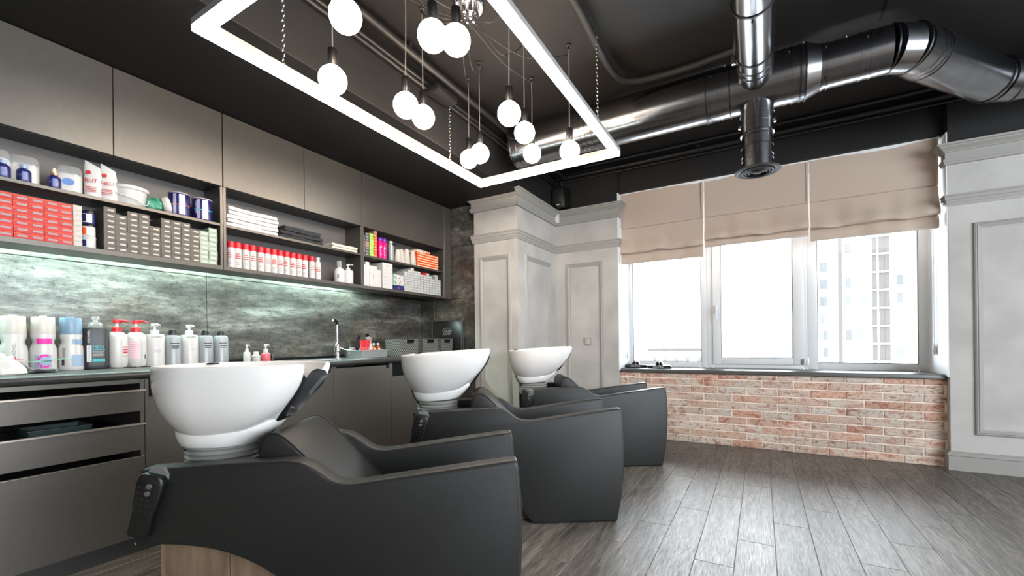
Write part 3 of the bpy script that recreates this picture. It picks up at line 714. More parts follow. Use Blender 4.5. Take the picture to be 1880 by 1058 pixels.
# ================================================================== UPPER CABINETS
XF, XB = -2.826, -3.012
UNITS = [(-.702, .352, [-.175]), (.354, 1.407, [.896]), (1.409, 2.468, [1.951]), (2.470, 3.530, [])]
UL = ['plain wall cabinet furthest left, before the ones with red boxes', 'wall cabinet over the red and taupe dye boxes, niche below two doors', 'wall cabinet with towels and red-capped cans in its open niche', 'wall cabinet by the column with orange boxes and paper cups in its niche']
for (a, b, sp), lab in zip(UNITS, UL):
    t = thing('wall_cabinet', lab, 'cabinet', (0, 0, 0), 0, 'grey wall cabinets')
    for y0, y1 in ((a, a+.016), (b-.016, b)): MB().box(XB, XF-.001, y0, y1, 1.462, 1.968).part('side_panel', M_LAM, t, bev=.001, seg=1)
    MB().box(XB, XF, a+.016, b-.016, 1.462, 1.487).part('bottom_panel', M_LAM, t, bev=.001, seg=1)
    MB().box(XB, XF-.002, a+.016, b-.016, 1.727, 1.743).part('shelf', M_LAM, t, bev=.001, seg=1)
    MB().box(XB, XF-.020, a, b, 1.968, 1.984).part('niche_top', M_LAMD, t, bev=.001, seg=1)
    MB().box(XB-.014, XB, a, b, 1.462, 2.42).part('back_panel', M_LAMB, t, smooth=0)
    ys = [a]+sp+[b]
    for y0, y1 in zip(ys[:-1], ys[1:]):
        MB().box(XF-.018, XF, y0+.0015, y1-.0015, 1.970, 2.416).part('door', M_LAM, t, bev=.0012, seg=1)
t = thing('filler_panel', 'narrow grey filler panel between last wall cabinet and tiled wall', 'panel')
MB().box(XB, XF, 3.532, 3.642, 1.462, 2.416).part('panel', M_LAM, t, bev=.0012, seg=1)
t = thing('led_strip_light', 'hidden LED strip behind the wall cabinets lighting the backsplash', 'strip light')
MB().box(-3.19, -3.10, -.65, 2.75, 1.530, 1.536).part('led_strip', M_STRIP, t, smooth=0)
MB().box(-3.20, -3.09, -.70, 2.80, 1.537, 1.552).part('profile', M_ALU, t, smooth=0)

# ================================================================== BASE CABINETS, WORKTOP, SINK
XL = -2.60
def carcass(t, a, b, top=.845):
    for y0, y1 in ((a, a+.016), (b-.016, b)): MB().box(-3.22, XL-.0005, y0, y1, .088, top).part('side_panel', M_LAM, t, bev=.001, seg=1)
    MB().box(-3.22, -3.205, a+.016, b-.016, .088, top).part('back_panel', M_RECESS, t, smooth=0)
    MB().box(-3.205, XL-.02, a+.016, b-.016, .088, .104).part('bottom_panel', M_LAMD, t, smooth=0)
    MB().box(-2.66, -2.645, a, b, 0, .088).part('toe_kick', M_LAMD, t, smooth=0)
t = thing('drawer_cabinet', 'grey drawer cabinet with metal-lipped drawers at the left end', 'cabinet', group='base cabinets')
carcass(t, -.16, .929)
MB().box(-3.2, XL-.001, -.144, .913, .825, .846).part('top_rail', M_LAM, t, bev=.001, seg=1)
for z0, z1, lip in ((.691, .787, 1), (.503, .625, 1), (.088, .471, 0)):
    d = MB().box(XL-.018, XL, -.157, .9275, z0, z1).part('drawer', M_LAM, t, bev=.0012, seg=1)
    bx = MB(); bx.box(-3.15, XL-.02, -.14, .909, z0+.012, z0+.02); bx.box(-3.15, -3.135, -.14, .909, z0+.02, z1-.03); bx.box(-3.13, XL-.02, -.14, -.128, z0+.02, z1-.02); bx.box(-3.13, XL-.02, .897, .909, z0+.02, z1-.02)
    bx.part('drawer_box', M_RECESS, d, smooth=0)
    if lip: MB().prism([(XL-.018, z1), (XL+.007, z1-.001), (XL+.007, z1+.008), (XL-.018, z1+.008)], -.157, .934, 'y').part('lip_handle', M_ALU, d, bev=.001, seg=1, label='pinkish brushed metal lip handle')
    else: MB().box(XL-.012, XL+.002, -.157, .9275, z1, z1+.003).part('lip_handle', M_ALU, d, smooth=0)
for a, b, zt, rec, lab in ((.931, 1.47, .755, 1, 'grey base cabinet beside the drawers, behind the nearest basin'), (1.472, 2.005, .832, 0, 'grey base cabinet left of the sink, behind the nearest basin'), (2.007, 2.545, .832, 0, 'grey sink cabinet seen between the first two basins'), (2.547, 3.10, .735, 1, 'grey base cabinet right of the sink with dark grip recess'), (3.102, 3.645, .735, 1, 'grey base cabinet in the corner beneath the baskets')):
    t = thing('base_cabinet', lab, 'cabinet', group='base cabinets'); carcass(t, a, b)
    MB().box(XL-.018, XL, a+.0015, b-.0015, .088, zt).part('door', M_LAM, t, bev=.0012, seg=1)
    if rec: MB().box(XL-.06, XL-.045, a+.016, b-.016, zt-.02, .845).part('grip_shade_panel', M_RECESS, t, smooth=0)  # dark panel paints the shade of the gap above the door
    else: MB().box(XL-.004, XL+.0005, b-.05, b-.025, .806, .833).part('notch_shade_patch', M_RECESS, t, smooth=0)  # near-black patch paints a notch's shade; the door is uncut
t = thing('worktop', 'long anthracite worktop with rounded front edge', 'worktop')
CP = [(-3.249, .847), (-2.600, .847), (-2.588, .849), (-2.578, .857), (-2.575, .866), (-2.579, .876), (-2.589, .883), (-2.604, .885), (-3.249, .885)]
mb = MB()
mb.prism(CP, -.17, 1.86, 'y'); mb.prism(CP, 2.42, 3.649, 'y')
mb.prism([p if p[0] > -2.7 else (-2.70, p[1]) for p in CP], 1.86, 2.42, 'y'); mb.box(-3.249, -3.09, 1.86, 2.42, .847, .885)
mb.part('slab', M_COUNTER, t, smooth=40)
MB().box(-3.249, -3.238, -.17, 3.649, .885, .905).part('upstand', M_RECESS, t, bev=.002)
t = thing('sink', 'inset stainless steel sink in the worktop behind the basins', 'sink')
s = MB(); s.box(-3.10, -3.06, 1.84, 2.44, .885, .8895); s.box(-2.73, -2.685, 1.84, 2.44, .885, .8895); s.box(-3.06, -2.73, 1.84, 1.88, .885, .8895); s.box(-3.06, -2.73, 2.30, 2.44, .885, .8895)
s.part('rim', M_INOX, t, bev=.0015)
s = MB(); s.loft([[(x, y, z) for x, y in ((-3.06+i, 1.88+i), (-2.73-i, 1.88+i), (-2.73-i, 2.30-i), (-3.06+i, 2.30-i))] for z, i in ((.886, 0), (.76, .01), (.745, .03))], caps=False)
s.add([(-3.03, 1.91, .745), (-2.76, 1.91, .745), (-2.76, 2.27, .745), (-3.03, 2.27, .745)], [(0, 1, 2, 3)]); s.part('bowl', M_INOX, t)
t = thing('faucet', 'tall chrome kitchen mixer tap with angled black spout', 'tap', (-3.10, 2.43, .8895))
MB().lathe([(.022, 0), (.022, .045), (.018, .05)], 18).part('base', M_CHROME, t)
MB().lathe([(.026, .05), (.027, .10), (.024, .115), (.014, .125)], 18).part('valve_body', M_CHROME, t)
MB().tube([(0, 0, .11), (0, 0, .285)], .0125, 14).part('riser', M_CHROME, t, smooth=60)
MB().tube(spl([(0, 0, .28), (.004, -.008, .300), (.03, -.045, .312), (.055, -.085, .322)], 4), .0135, 12).part('spout', M_RUBBER, t, smooth=60)
MB().lathe([(.013, 0), (.013, -.012), (.009, -.014)], 12, T=Matrix.Translation((.055, -.085, .316))).part('aerator', M_CHROME, t)
MB().tube([(0, .02, .085), (.03, .05, .07), (.05, .085, .058)], .007, 8).part('lever', M_CHROME, t, smooth=60)
MB().lathe([(.002, -.02), (.02, -.014), (.024, 0), (.02, .014), (.002, .02)], 16, T=Matrix.Translation((.05, .088, .056))).part('lever_knob', M_WPL, t)

# ================================================================== SHAMPOO CHAIRS
PHI = radians(32.4)
def chair(loc, lab, tilt, first=None):
    t = thing('shampoo_chair', lab, 'shampoo chair', loc, PHI, 'shampoo chairs')
    WD = .50; TH = .068
    top = spl([(.44, .645), (.492, .637), (.540, .610), (.580, .581), (.620, .569), (.665, .569)], 5)
    top = top3(top)
    prof = [(.018, .398), (.012, .52), (.012, .628)] + top + [(.85, .593), (1.12, .626), (1.158, .628), (1.164, .60), (1.172, .50), (1.174, .40), (1.168, .27), (1.155, .14), (1.128, .003), (.70, .003)] + [(p[0], p[1]) for p in top3(spl2([(.66, .003), (.61, .06), (.52, .18), (.44, .262), (.36, .320), (.28, .358), (.20, .381), (.12, .392)]))]
    for nm, y0, y1 in (('side_panel', 0, TH), ('side_panel', WD-TH, WD)):
        pan = MB().prism(prof, y0, y1, 'y').part(nm, M_LEATHER, t, bev=.010, seg=3, smooth=50, ang=55)
        pi_ = MB()
        for yy in (y0+.006, y1-.006):
            edge = [(u, yy, z+.0) for u, z in prof[1:-8]]
            pi_.tube(inset(edge, .0035, yy), .0022, 6)
        pi_.part('piping', M_PIPING, pan, smooth=60)
    # wooden plinth of three boards
    for k, (u0, u1) in enumerate(((.036, .245), (.247, .46), (.462, .66))):
        zt = (.385, .352, .20)[k]
        MB().box(u0, u1, .045 if k < 2 else .075, WD-.045 if k < 2 else WD-.075, 0, zt if k < 2 else .15).part('plinth_board', M_WOODBOX, t, bev=.002, seg=1)
    MB().box(.05, .50, TH, WD-TH, .46, .582).part('deck', M_RUBBER, t, bev=.01)
    cush = [(.322, .600), (.322, .655), (.328, .690), (.348, .712), (.378, .716), (.408, .700), (.45, .660), (.52, .590), (.59, .515), (.65, .445), (.69, .40), (.66, .37), (.60, .41), (.50, .50), (.42, .565)]
    c = MB().prism(cush, TH+.004, WD-TH-.004, 'y').part('backrest', M_LEATHER, t, bev=.012, seg=3, smooth=60, ang=20)
    p_ = MB()
    for yy in (TH+.008, WD-TH-.008): p_.tube([(u, yy, z) for u, z in cush[1:10]], .0024, 6)
    p_.part('piping', M_PIPING, c, smooth=60)
    MB().box(.63, 1.12, TH+.004, WD-TH-.004, .30, .415).part('seat', M_LEATHER, t, bev=.03, seg=3)
    MB().box(1.06, 1.10, TH+.001, WD-TH-.001, .02, .33).part('front_panel', M_LEATHER, t, bev=.008)
    # ---- basin
    bs = basin_mesh()
    o = bpy.data.objects.new('basin', bs[0]); COL.objects.link(o); o.parent = t; o.location = (-.08, WD/2, .659); o.rotation_euler = (0, tilt, 0)
    for nm, me in bs[1]: inst(nm, me, (0, 0, 0), 0, o)
    MBb = MB()
    MBb.lathe([(.112, .570)] + [(.110+.012*(k % 2), .575+.0085*k) for k in range(10)] + [(.108, .664)], 28, T=Matrix.Translation((.115, WD/2, 0)))
    MBb.part('bellows', M_BELLOWS, t, smooth=25)
    lv = MB(); lv.tube(spl([(-.055, WD/2+.02, .88), (-.050, WD/2, .80), (-.02, WD/2-.04, .70), (.02, WD/2-.06, .64), (.05, WD/2-.06, .57)], 4), .008, 8); lv.part('water_hose', M_STEELD, t, smooth=60)
    return t
def top3(l): return [(p[0], p[1]) for p in l]
_spl = spl
def spl(pts, n=6):
    if len(pts[0]) == 2: return [(p[0], p[1]) for p in _spl([(a, b, 0) for a, b in pts], n)]
    return _spl(pts, n)
def spl2(pts): return spl(pts, 4)
def inset(edge, d, yy):
    out = []
    for i in range(len(edge)):
        a = Vector(edge[max(i-1, 0)]); b = Vector(edge[min(i+1, len(edge)-1)]); tg = (b-a).normalized(); nrm = Vector((tg.z, 0, -tg.x))
        out.append(Vector(edge[i])+nrm*d)
    return out
_bas = None
def basin_mesh():
    global _bas
    if _bas: return _bas
    # local frame: u from the back rim 0 to the neck lips .55, z 0 at the skirt foot
    N = 80; UC = .225; B_ = .232
    def ss(a, b, x): k = min(1, max(0, (x-a)/(b-a))); return k*k*(3-2*k)
    def rimpt(th, d=0.0):
        c, s = cos(th), sin(th)
        a = .225 if c < 0 else .345
        e = .80 if c > 0 else .95
        u = UC+(a-d)*math.copysign(abs(c)**e, c); w_ = (B_-d)*math.copysign(abs(s)**(.80 if c > 0 else .92), s)
        at_ = abs((th+pi) % (2*pi)-pi); nd = 1-ss(radians(7), radians(33), at_)
        z = .270-.176*nd
        u -= .176*nd*.88
        if c > 0: w_ *= 1-.20*ss(.5, 1.0, c)
        return u, w_, z
    def surf(th, tt, inner):
        u, w_, z = rimpt(th, .017 if inner else 0)
        zb = .030 if not inner else .055; c = cos(th)
        k = ss(.55, 1, c)
        f_ = 1-tt**(2.7-1.2*k); ub, wb_ = .20+.125*c, .125*sin(th)
        if inner: ub, wb_ = .20+.105*c, .105*sin(th)
        zz = z+(zb-z)*(tt**(1.0 if not inner else .9))
        return (ub+(u-ub)*f_, wb_+(w_-wb_)*f_, zz)
    rings = []
    T_ = [0, .03, .08, .16, .26, .38, .5, .62, .72, .80, .87, .93, .97, 1]
    ths = [2*pi*j/N for j in range(N)]
    for tt in reversed(T_): rings.append([surf(th, tt, False) for th in ths])
    o0 = rings[-1]; i0 = [surf(th, 0, True) for th in ths]
    rings.append([((a[0]*.7+b[0]*.3), (a[1]*.7+b[1]*.3), a[2]+.006) for a, b in zip(o0, i0)])
    rings.append([((a[0]*.3+b[0]*.7), (a[1]*.3+b[1]*.7), a[2]+.006) for a, b in zip(o0, i0)])
    for tt in T_: rings.append([surf(th, tt, True) for th in ths])
    mb = MB(); mb.loft(rings)
    sk = []
    for z, u0, u1, rw in ((.104, .075, .414, .085), (.086, .062, .408, .120), (.066, .054, .396, .138), (.042, .058, .374, .144), (.02, .066, .350, .140), (.004, .073, .334, .134), (0, .078, .328, .129)):
        cu, ru = (u0+u1)/2, (u1-u0)/2
        sk.append([(cu+ru*math.copysign(abs(cos(a))**.85, cos(a)), rw*math.copysign(abs(sin(a))**.8, sin(a)), z) for a in ths])
    mb.loft(list(reversed(sk)))
    me = mb.mesh('basin', M_CERAMIC, smooth=70)
    kids = []
    g = []          # gel neck rest draped over the notch, inside and outside
    for th in [radians(-25+50*k/24) for k in range(25)]:
        u, w_, z = rimpt(th); ui, wi, zi = rimpt(th, .034)
        o1 = surf(th, .20, False); o2 = surf(th, .40, False)
        g.append([(ui-.012, wi, zi-.012), (ui-.008, wi, zi+.010), (ui+.010, (wi+w_)/2, zi+.019), (u+.008, w_, z+.012), (u+.016, w_, z-.006), (o1[0]+.013, o1[1], o1[2]), (o2[0]+.004, o2[1], o2[2]), (o2[0]-.01, o2[1], o2[2]), (u-.01, w_, z-.01)])
    kids.append(('neck_rest', MB().loft(g).mesh('neck_rest', M_RUBBER, smooth=60)))
    kids.append(('tap_hole', MB().lathe([(.022, .272), (.020, .2775), (.012, .278), (.002, .276)], 16, T=Matrix.Translation((.075, .125, -.002))).mesh('tap_hole', M_RUBBER)))
    kids.append(('drain', MB().lathe([(.02, .057), (.02, .060), (.004, .061)], 16, T=Matrix.Translation((.20, 0, 0))).mesh('drain', M_CHROME)))
    _bas = (me, kids); return _bas
chair((-1.648, .566, 0), 'nearest shampoo chair, white basin in front of the drawer cabinet', 0.0)
chair((-1.650, 1.757, 0), 'middle shampoo chair between the two others', radians(-3.5))
chair((-1.640, 2.986, 0), 'farthest shampoo chair by the brick wall and column', radians(-3.5))

def remote(k, loc, lab):
    q = thing('remote_control', lab, 'remote control', loc, PHI, 'chair remotes')
    q.rotation_euler = (0, radians(14), PHI)
    b = MB(); b.loft([[(x*w_, y*1.0-.001, z) for x, y in ((-1, 0), (1, 0), (1, -.022), (.8, -.027), (-.8, -.027), (-1, -.022))] for z, w_ in ((-.105, .026), (-.095, .031), (-.03, .031), (-.01, .036), (.055, .040), (.075, .036), (.084, .026))])
    b.part('body', M_BLKPL, q, bev=.003)
    MB().lathe([(.030, -.018), (.032, -.010), (.030, -.003)], 20, T=Matrix.Translation((.004, -.008, .075)) @ Matrix.Rotation(pi/2, 4, 'X')).part('hanger', M_GREYPRINT, q)
    bt = MB()
    for r in range(5):
        for c in range(4): bt.lathe([(.0048, 0), (.0042, .0022), (.001, .003)], 8, T=Matrix.Translation((-.024+.016*c, -.0275, .045-.017*r)) @ Matrix.Rotation(pi/2, 4, 'X'))
    bt.part('button', M_RUBBER, q)['kind'] = 'stuff'
    for zz in (.052, .030): MB().lathe([(.0085, 0), (.0075, .003), (.002, .004)], 12, T=Matrix.Translation((.004, -.0285, zz)) @ Matrix.Rotation(pi/2, 4, 'X')).part('main_button', M_GREYBTN, q)
    MB().tube(spl([(-.006, -.012, -.104), (-.010, -.012, -.125), (-.002, -.012, -.136), (.004, -.012, -.12), (.003, -.012, -.104)], 4), .0025, 6).part('cable_loop', M_BLKPL, q)
fx, fy = cos(PHI), sin(PHI)
for k, (o, lab) in enumerate((((-1.648, .566), 'black remote hung on the nearest shampoo chair'), ((-1.650, 1.757), 'black remote hung on the middle shampoo chair'), ((-1.640, 2.986), 'black remote hung on the farthest shampoo chair'))):
    remote(k, (o[0]+.045*fx+.002*fy, o[1]+.045*fy-.002*fx, .535), lab)

# ================================================================== SHELF GOODS
ZB, ZM = 1.4872, 1.7432
def carton(w, h, d, m_, ml, lw=.72, lh=.42, lo=0.0, band=None):
    mb = MB(); mb.box(-d, 0, -w/2, w/2, 0, h)
    if ml: mb.box(-.0005, .0008, -w*lw/2+lo, w*lw/2+lo, h*(.5-lh/2), h*(.5+lh/2), 1)
    if band: mb.box(-.0005, .0005, -w/2, w/2, h*.78, h*.93, 2)
    return mb.mesh('hair_dye_box', [m_]+([ml] if ml else [])+([band] if band else []), smooth=0)
def grid_boxes(mesh, xs, zrows, pitch_z, x, z0, name, labfmt, cat, group, jit=.0014):
    for ci, (y, n) in enumerate(zip(xs, zrows)):
        for r in range(n):
            o = inst(name, mesh if not callable(mesh) else mesh(ci, r), (x+random.uniform(-jit*3, 0), y+random.uniform(-jit, jit)*.5, z0+r*pitch_z), random.uniform(-.004, .004))
            tag(o, labfmt(ci, r), cat, group)
redm = carton(.0478, .0275, .16, M_REDBOX, M_SILLAB, .66, .30, .003, M_ORBAND)
RX0 = [.533-.0488*0, .5815, .6290, .6775, .7240]
grid_boxes(redm, RX0, [7]*5, .0280, -2.842, ZB, 'hair_dye_box', lambda c, r: 'red and orange hair dye box, column %s from left, %s up from the shelf' % (ORD[c], ORD[r]), 'box', 'red hair dye boxes')
redm2 = carton(.0478, .0275, .16, M_REDBOX, M_SILLAB, .66, .30, .003, M_ORBAND)
gm = carton(.031, .0245, .16, M_GREYBOX, M_TAUPELAB, .8, .6)
grid_boxes(gm, [.7660], [8], .0249, -2.846, ZB, 'hair_dye_box', lambda c, r: 'pale grey carton end right beside the red boxes, %s from bottom' % ORD[r], 'box', 'pale grey cartons')
tm = carton(.0462, .0270, .16, M_TAUPE, M_TAUPELAB, .52, .28, .004)
GX = [.8835, .9305, .9775, 1.0245, 1.0725, 1.1225, 1.1705, 1.2175, 1.2640]
grid_boxes(tm, GX, [8, 7, 8, 8, 6, 8, 8, 8, 7], .0275, -2.842, ZB, 'hair_dye_box', lambda c, r: 'taupe hair dye box, column %s from left, %s up from the shelf' % (ORD[c], ORD[r]), 'box', 'taupe hair dye boxes')
mm = carton(.0462, .0270, .16, M_MINT, M_MINTL, .7, .45)
grid_boxes(mm, [1.3110, 1.3590], [7, 8], .0275, -2.842, ZB, 'hair_dye_box', lambda c, r: 'pale green carton in the %s stack by the divider, %s from bottom' % (('left', 'right')[c], ORD[r]), 'box', 'pale green cartons')
# jars stacked between red and taupe boxes
def jar(loc, r, h, m1, lab, m2, m3, lid=None):
    t = thing('wax_jar', lab, 'jar', loc, 0, 'stacked jars')
    MB().lathe([(r*.94, 0), (r, .003), (r, h*.80), (r*.96, h*.82)], 22).part('body', m1, t)
    MB().lathe([(r*1.03, h*.82), (r*1.03, h-.002), (r*.98, h)], 22).part('lid', lid or m1, t)
    p_ = MB(); v, f = patch(r*1.5, h*.62); wrap(p_, v, f, 0, r+.0008, -.5, h*.42)
    v, f = patch(r*.8, h*.55); wrap(p_, v, f, 1, r+.0014, -.95, h*.42); p_.part('print', [m2, m3], t)
jar((-2.872, .811, ZB), .0265, .058, M_WPL, 'bottom white wax jar of the three stacked between red and taupe boxes', M_WPRINT, M_NAVYB)
jar((-2.872, .811, ZB+.0582), .0255, .060, M_WPL, 'middle jar with orange patch in the three-jar stack', M_WPRINT, M_ORBOX, M_BLKPL)
jar((-2.872, .811, ZB+.1184), .0255, .068, M_NAVYB, 'top navy and white jar of the three-jar stack', M_WPRINT, M_NAVY, M_BLKPL)

# upper shelf of the first unit
def powder_tub(loc, lab, mlabel, rz):
    t = thing('powder_tub', lab, 'tub', loc, rz, 'white powder tubs')
    S = (.050, .047)
    MB().lathe([(.9, 0), (1, .004), (1, .078), (.97, .086)], 28, sq=(S[0], S[1], .55)).part('tub', M_WPL, t)
    MB().lathe([(1.02, .080), (1.0, .105), (.90, .122), (.5, .130), (.02, .131)], 28, sq=(S[0], S[1], .55), caps=False).part('clear_lid', M_CLEAR, t, label='clear plastic domed lid')
    p_ = MB(); el = [(.0, 0, 0)]+[(.021*cos(a), .017*sin(a), 0) for a in [2*pi*k/20 for k in range(20)]]
    p_.add([(S[0]+.0012, x, .045+y) for x, y, _ in el], [(0, k+1, (k+1) % 20+1) for k in range(20)]); p_.part('oval_label', mlabel, t)
powder_tub((-2.90, .517, ZM), 'white powder tub with clear lid at the left edge of the photo', M_TAUPELAB, -.25)
powder_tub((-2.905, .606, ZM), 'white powder tub with clear lid and beige oval label', mat('beige_oval', (206, 196, 160), .5), -.30)
powder_tub((-2.89, .747, ZM), 'white powder tub with clear lid and blue oval label', mat('blue_oval', (88, 126, 186), .5), -.28)
def blue_bottle(loc, lab, dropper):
    t = thing('oil_bottle', lab, 'bottle', loc, 0, 'small blue bottles')
    MB().lathe([(.022, 0), (.0235, .003), (.0235, .048), (.020, .056), (.012, .060), (.012, .066)], 20).part('body', M_NAVYB, t)
    p_ = MB(); v, f = patch(.018, .036); wrap(p_, v, f, 0, .0242, -.1, .026); v, f = text2d('45', .014); wrap(p_, v, f, 0, .0244, -.75, .028); p_.part('label_print', mat('dull_blue_print', (112, 120, 166), .4), t)['kind'] = 'stuff'
    if dropper:
        MB().lathe([(.013, .064), (.013, .074), (.009, .076)], 14).part('collar', mat('copper_cap', (190, 140, 110), .3, metal=.6), t)
        MB().lathe([(.007, .076), (.007, .092), (.004, .098), (.001, .099)], 12).part('dropper', mat('cream_rubber', (236, 206, 180), .5), t)
    else: MB().lathe([(.0135, .063), (.0135, .078), (.012, .080)], 14).part('cap', M_LBLUE, t)
blue_bottle((-2.855, .531, ZM), 'blue bottle at the left photo edge before the first powder tub', 0)
blue_bottle((-2.858, .594, ZM), 'blue bottle with plain cap before the beige-labelled tub', 0)
blue_bottle((-2.858, .690, ZM), 'blue bottle with cream dropper between the powder tubs', 1)
def pouch(loc, lab, word, rz):
    t = thing('powder_pouch', lab, 'pouch', loc, rz, 'white pouches')
    rings = []
    for z, d, w_ in ((0, .030, .066), (.02, .034, .068), (.07, .024, .068), (.12, .012, .066), (.152, .003, .060), (.176, .0015, .056)):
        rings.append([(d*sin(a), w_/2*cos(a), z-(.016*cos(a) if z > .12 else 0)) for a in [2*pi*k/18 for k in range(18)]])
    MB().loft(rings).part('film', M_PAPER, t, smooth=50)
    p_ = MB(); v, f = text2d(word, .026); p_.add([(.028-.11*(y+.0)+.002, x, .085+y) for x, y, _ in v], f, 0)
    el = [(.0, 0)]+[(.010*cos(a), .010*sin(a)) for a in [2*pi*k/14 for k in range(14)]]
    p_.add([(.0195, -.012+x, .128+y) for x, y in el], [(0, k+1, (k+1) % 14+1) for k in range(14)], 0)
    for k in range(4): p_.box(.0305+.001*k, .032+.001*k, -.022, .020, .052-.008*k, .0545-.008*k)
    p_.part('print', mat('red_print', (190, 40, 52), .5), t, smooth=0)
pouch((-2.895, .836, ZM), 'left white foil pouch with red lettering, leaning', 'BLIT', -.5)
pouch((-2.885, .893, ZM), 'right white foil pouch with red lettering beside the bucket', 'NEU', -.45)
t = thing('bucket', 'white plastic bucket with wire handle on the upper shelf', 'bucket', (-2.915, .982, ZM))
MB().lathe([(.068, 0), (.070, .003), (.078, .082), (.080, .088)], 32).part('pail', M_WPL, t)
MB().lathe([(.083, .082), (.086, .086), (.086, .100), (.080, .104), (.002, .104)], 32).part('lid', M_WPL, t)
MB().tube(spl([(.03, -.079, .078), (.062, -.066, .05), (.085, .0, .030), (.075, .052, .012), (.045, .078, .06)], 6), .0022, 6).part('handle', M_WPRINT, t)
MB().lathe([(.008, 0), (.008, .006)], 10, T=Matrix.Translation((.03, -.081, .078)) @ Matrix.Rotation(pi/2, 4, 'X')).part('handle_lug', M_WPL, t)
t = thing('sponge_bag', 'crumpled green film bag with a white roll beside the bucket', 'bag', (-2.885, 1.10, ZM))
rnd = random.Random(3); rings = []
for i in range(9):
    a = pi*i/8; rings.append([((.045*sin(a)+.002)*cos(b)*(1+.28*rnd.uniform(-1, 1)), -.030*cos(a)*1.2-.018, max(.001, .034+(.040*sin(a)+.002)*sin(b)*(1+.28*rnd.uniform(-1, 1)))) for b in [2*pi*k/12 for k in range(12)]])
MB().loft(rings).part('film', M_GREENBAG, t, smooth=20)
MB().lathe([(.034, -.016), (.043, -.008), (.047, .008), (.044, .018), (.020, .022)], 22, T=Matrix.Translation((.0, .036, .048)) @ Matrix.Rotation(radians(-75), 4, 'X') @ Matrix.Rotation(.2, 4, 'Y')).part('white_roll', M_TOWELW, t)
def tin(loc, lab, mband, word):
    t = thing('bleach_tin', lab, 'tin', loc, 0, 'navy tins')
    MB().lathe([(.049, 0), (.051, .003), (.051, .126), (.049, .130)], 30).part('can', M_NAVY, t)
    MB().lathe([(.0525, .125), (.0525, .131), (.050, .133), (.002, .131)], 30).part('lid', M_SILLAB, t)
    p_ = MB(); v, f = patch(.11, .004, 10); wrap(p_, v, f, 0, .0516, -.2, .062)
    for k, (a, w_) in enumerate(((-.55, .010), (-.40, .006), (.02, .012), (.22, .007), (.36, .010))):
        v, f = patch(w_, .112, 2); wrap(p_, v, f, 1, .0514, a-.3, .064)
    if word: v, f = text2d(word, .024); wrap(p_, v, f, 2, .0519, -1.0, .075, True)
    p_.part('print', [mband, M_FOIL, M_WPRINT], t)
tin((-2.890, 1.205, ZM), 'navy foil tin with an orange band, left of the pair', M_ORBOX, '')
tin((-2.890, 1.323, ZM), 'navy foil tin with a pale blue band by the divider', M_CYAN, 'decolor')

# towels
def towel(loc, sx, sy, sz, m_, lab, grp, seed, fold=0):
    t = thing('folded_towel', lab, 'towel', loc, 0, grp); rnd = random.Random(seed)
    ph = [rnd.uniform(0, 6) for _ in range(4)]
    def slab(z0, h, ex):
        rings = []
        for i in range(13):
            v = i/12; yy = -sy/2+sy*v; e = (1-abs(2*v-1)**8)
            ring = []
            for k in range(16):
                a = 2*pi*k/16; cx_ = math.copysign(abs(cos(a))**.35, cos(a)); sz_ = math.copysign(abs(sin(a))**.2, sin(a))
                wob = .006*sin(7*v+ph[0])+.003*sin(17*v+ph[1]+a)
                ring.append((cx_*(sx/2-.004+ex+wob), yy+.002*sin(3*a+ph[2]), z0+h/2+sz_*h/2*(.88+.12*e)+(.004*sin(3*v*pi+ph[3]) if z0 > 0 else 0)*(sz_ > 0)))
            rings.append(ring)
        return MB().loft(rings)
    h = sz/(fold+1)
    for q in range(fold+1): slab(q*h, h*1.0, -.002*q).part('fold', m_, t, smooth=60)
for k, (h, w_) in enumerate(((.026, .325), (.025, .32), (.026, .322), (.025, .318), (.025, .315))):
    towel((-2.925, 1.602+.003*(k % 2), ZM+.0256*k), .165, w_, h, M_TOWELW, 'white folded towel, %s from the bottom of the tall stack' % ORD[k], 'white towels', k)
for k, (w_, dy) in enumerate(((.335, 0), (.325, .0), (.28, .01))):
    towel((-2.925, 1.945+dy, ZM+.0272*k), .165, w_, .027+.010*(k == 2), M_TOWELB, 'black folded towel, %s from the bottom of the black stack' % ORD[k], 'black towels', 20+k)
for k in range(2):
    towel((-2.925, 2.315, ZM+.0232*k), .16, .245, .023, M_TOWELC, ('lower', 'upper')[k]+' cream folded towel of the small pair by the divider', 'cream towels', 40+k)
# aerosol cans
def aerosol():
    body = MB().lathe([(.0195, 0), (.0215, .002), (.0215, .124), (.0195, .129)], 20).mesh('body', M_WPL)
    cap = MB().lathe([(.0205, .128), (.0208, .163), (.0195, .166), (.001, .166)], 20).mesh('cap', M_RED)
    p_ = MB()
    for zz, w_ in ((.092, .020), (.079, .030), (.066, .030)): v, f = patch(w_, .0062); wrap(p_, v, f, 0, .0219, -.5, zz)
    for zz, w_ in ((.108, .014), (.040, .020), (.032, .018), (.024, .020)): v, f = patch(w_, .0028); wrap(p_, v, f, 1, .0219, -.45, zz)
    return body, cap, p_.mesh('print', [mat('red_print', (190, 40, 52), .5), M_SILLAB])
ab, ac, ap_ = aerosol()
CY = [1.474, 1.514, 1.5625, 1.6065, 1.6585, 1.7035, 1.7485, 1.794, 1.840, 1.887, 1.933, 1.9795, 2.035]
for k, y in enumerate(CY):
    t = thing('hairspray_can', 'white hairspray can with red cap, %s from the left' % ORD[k], 'spray can', (-2.872, y, ZB), random.uniform(-.5, .4), 'red-capped spray cans')
    for nm, me in (('body', ab), ('cap', ac), ('print', ap_)): inst(nm, me, (0, 0, 0), 0, t)
t = thing('mousse_can', 'white can with bare silver top right of the red-capped row', 'spray can', (-2.872, 2.087, ZB))
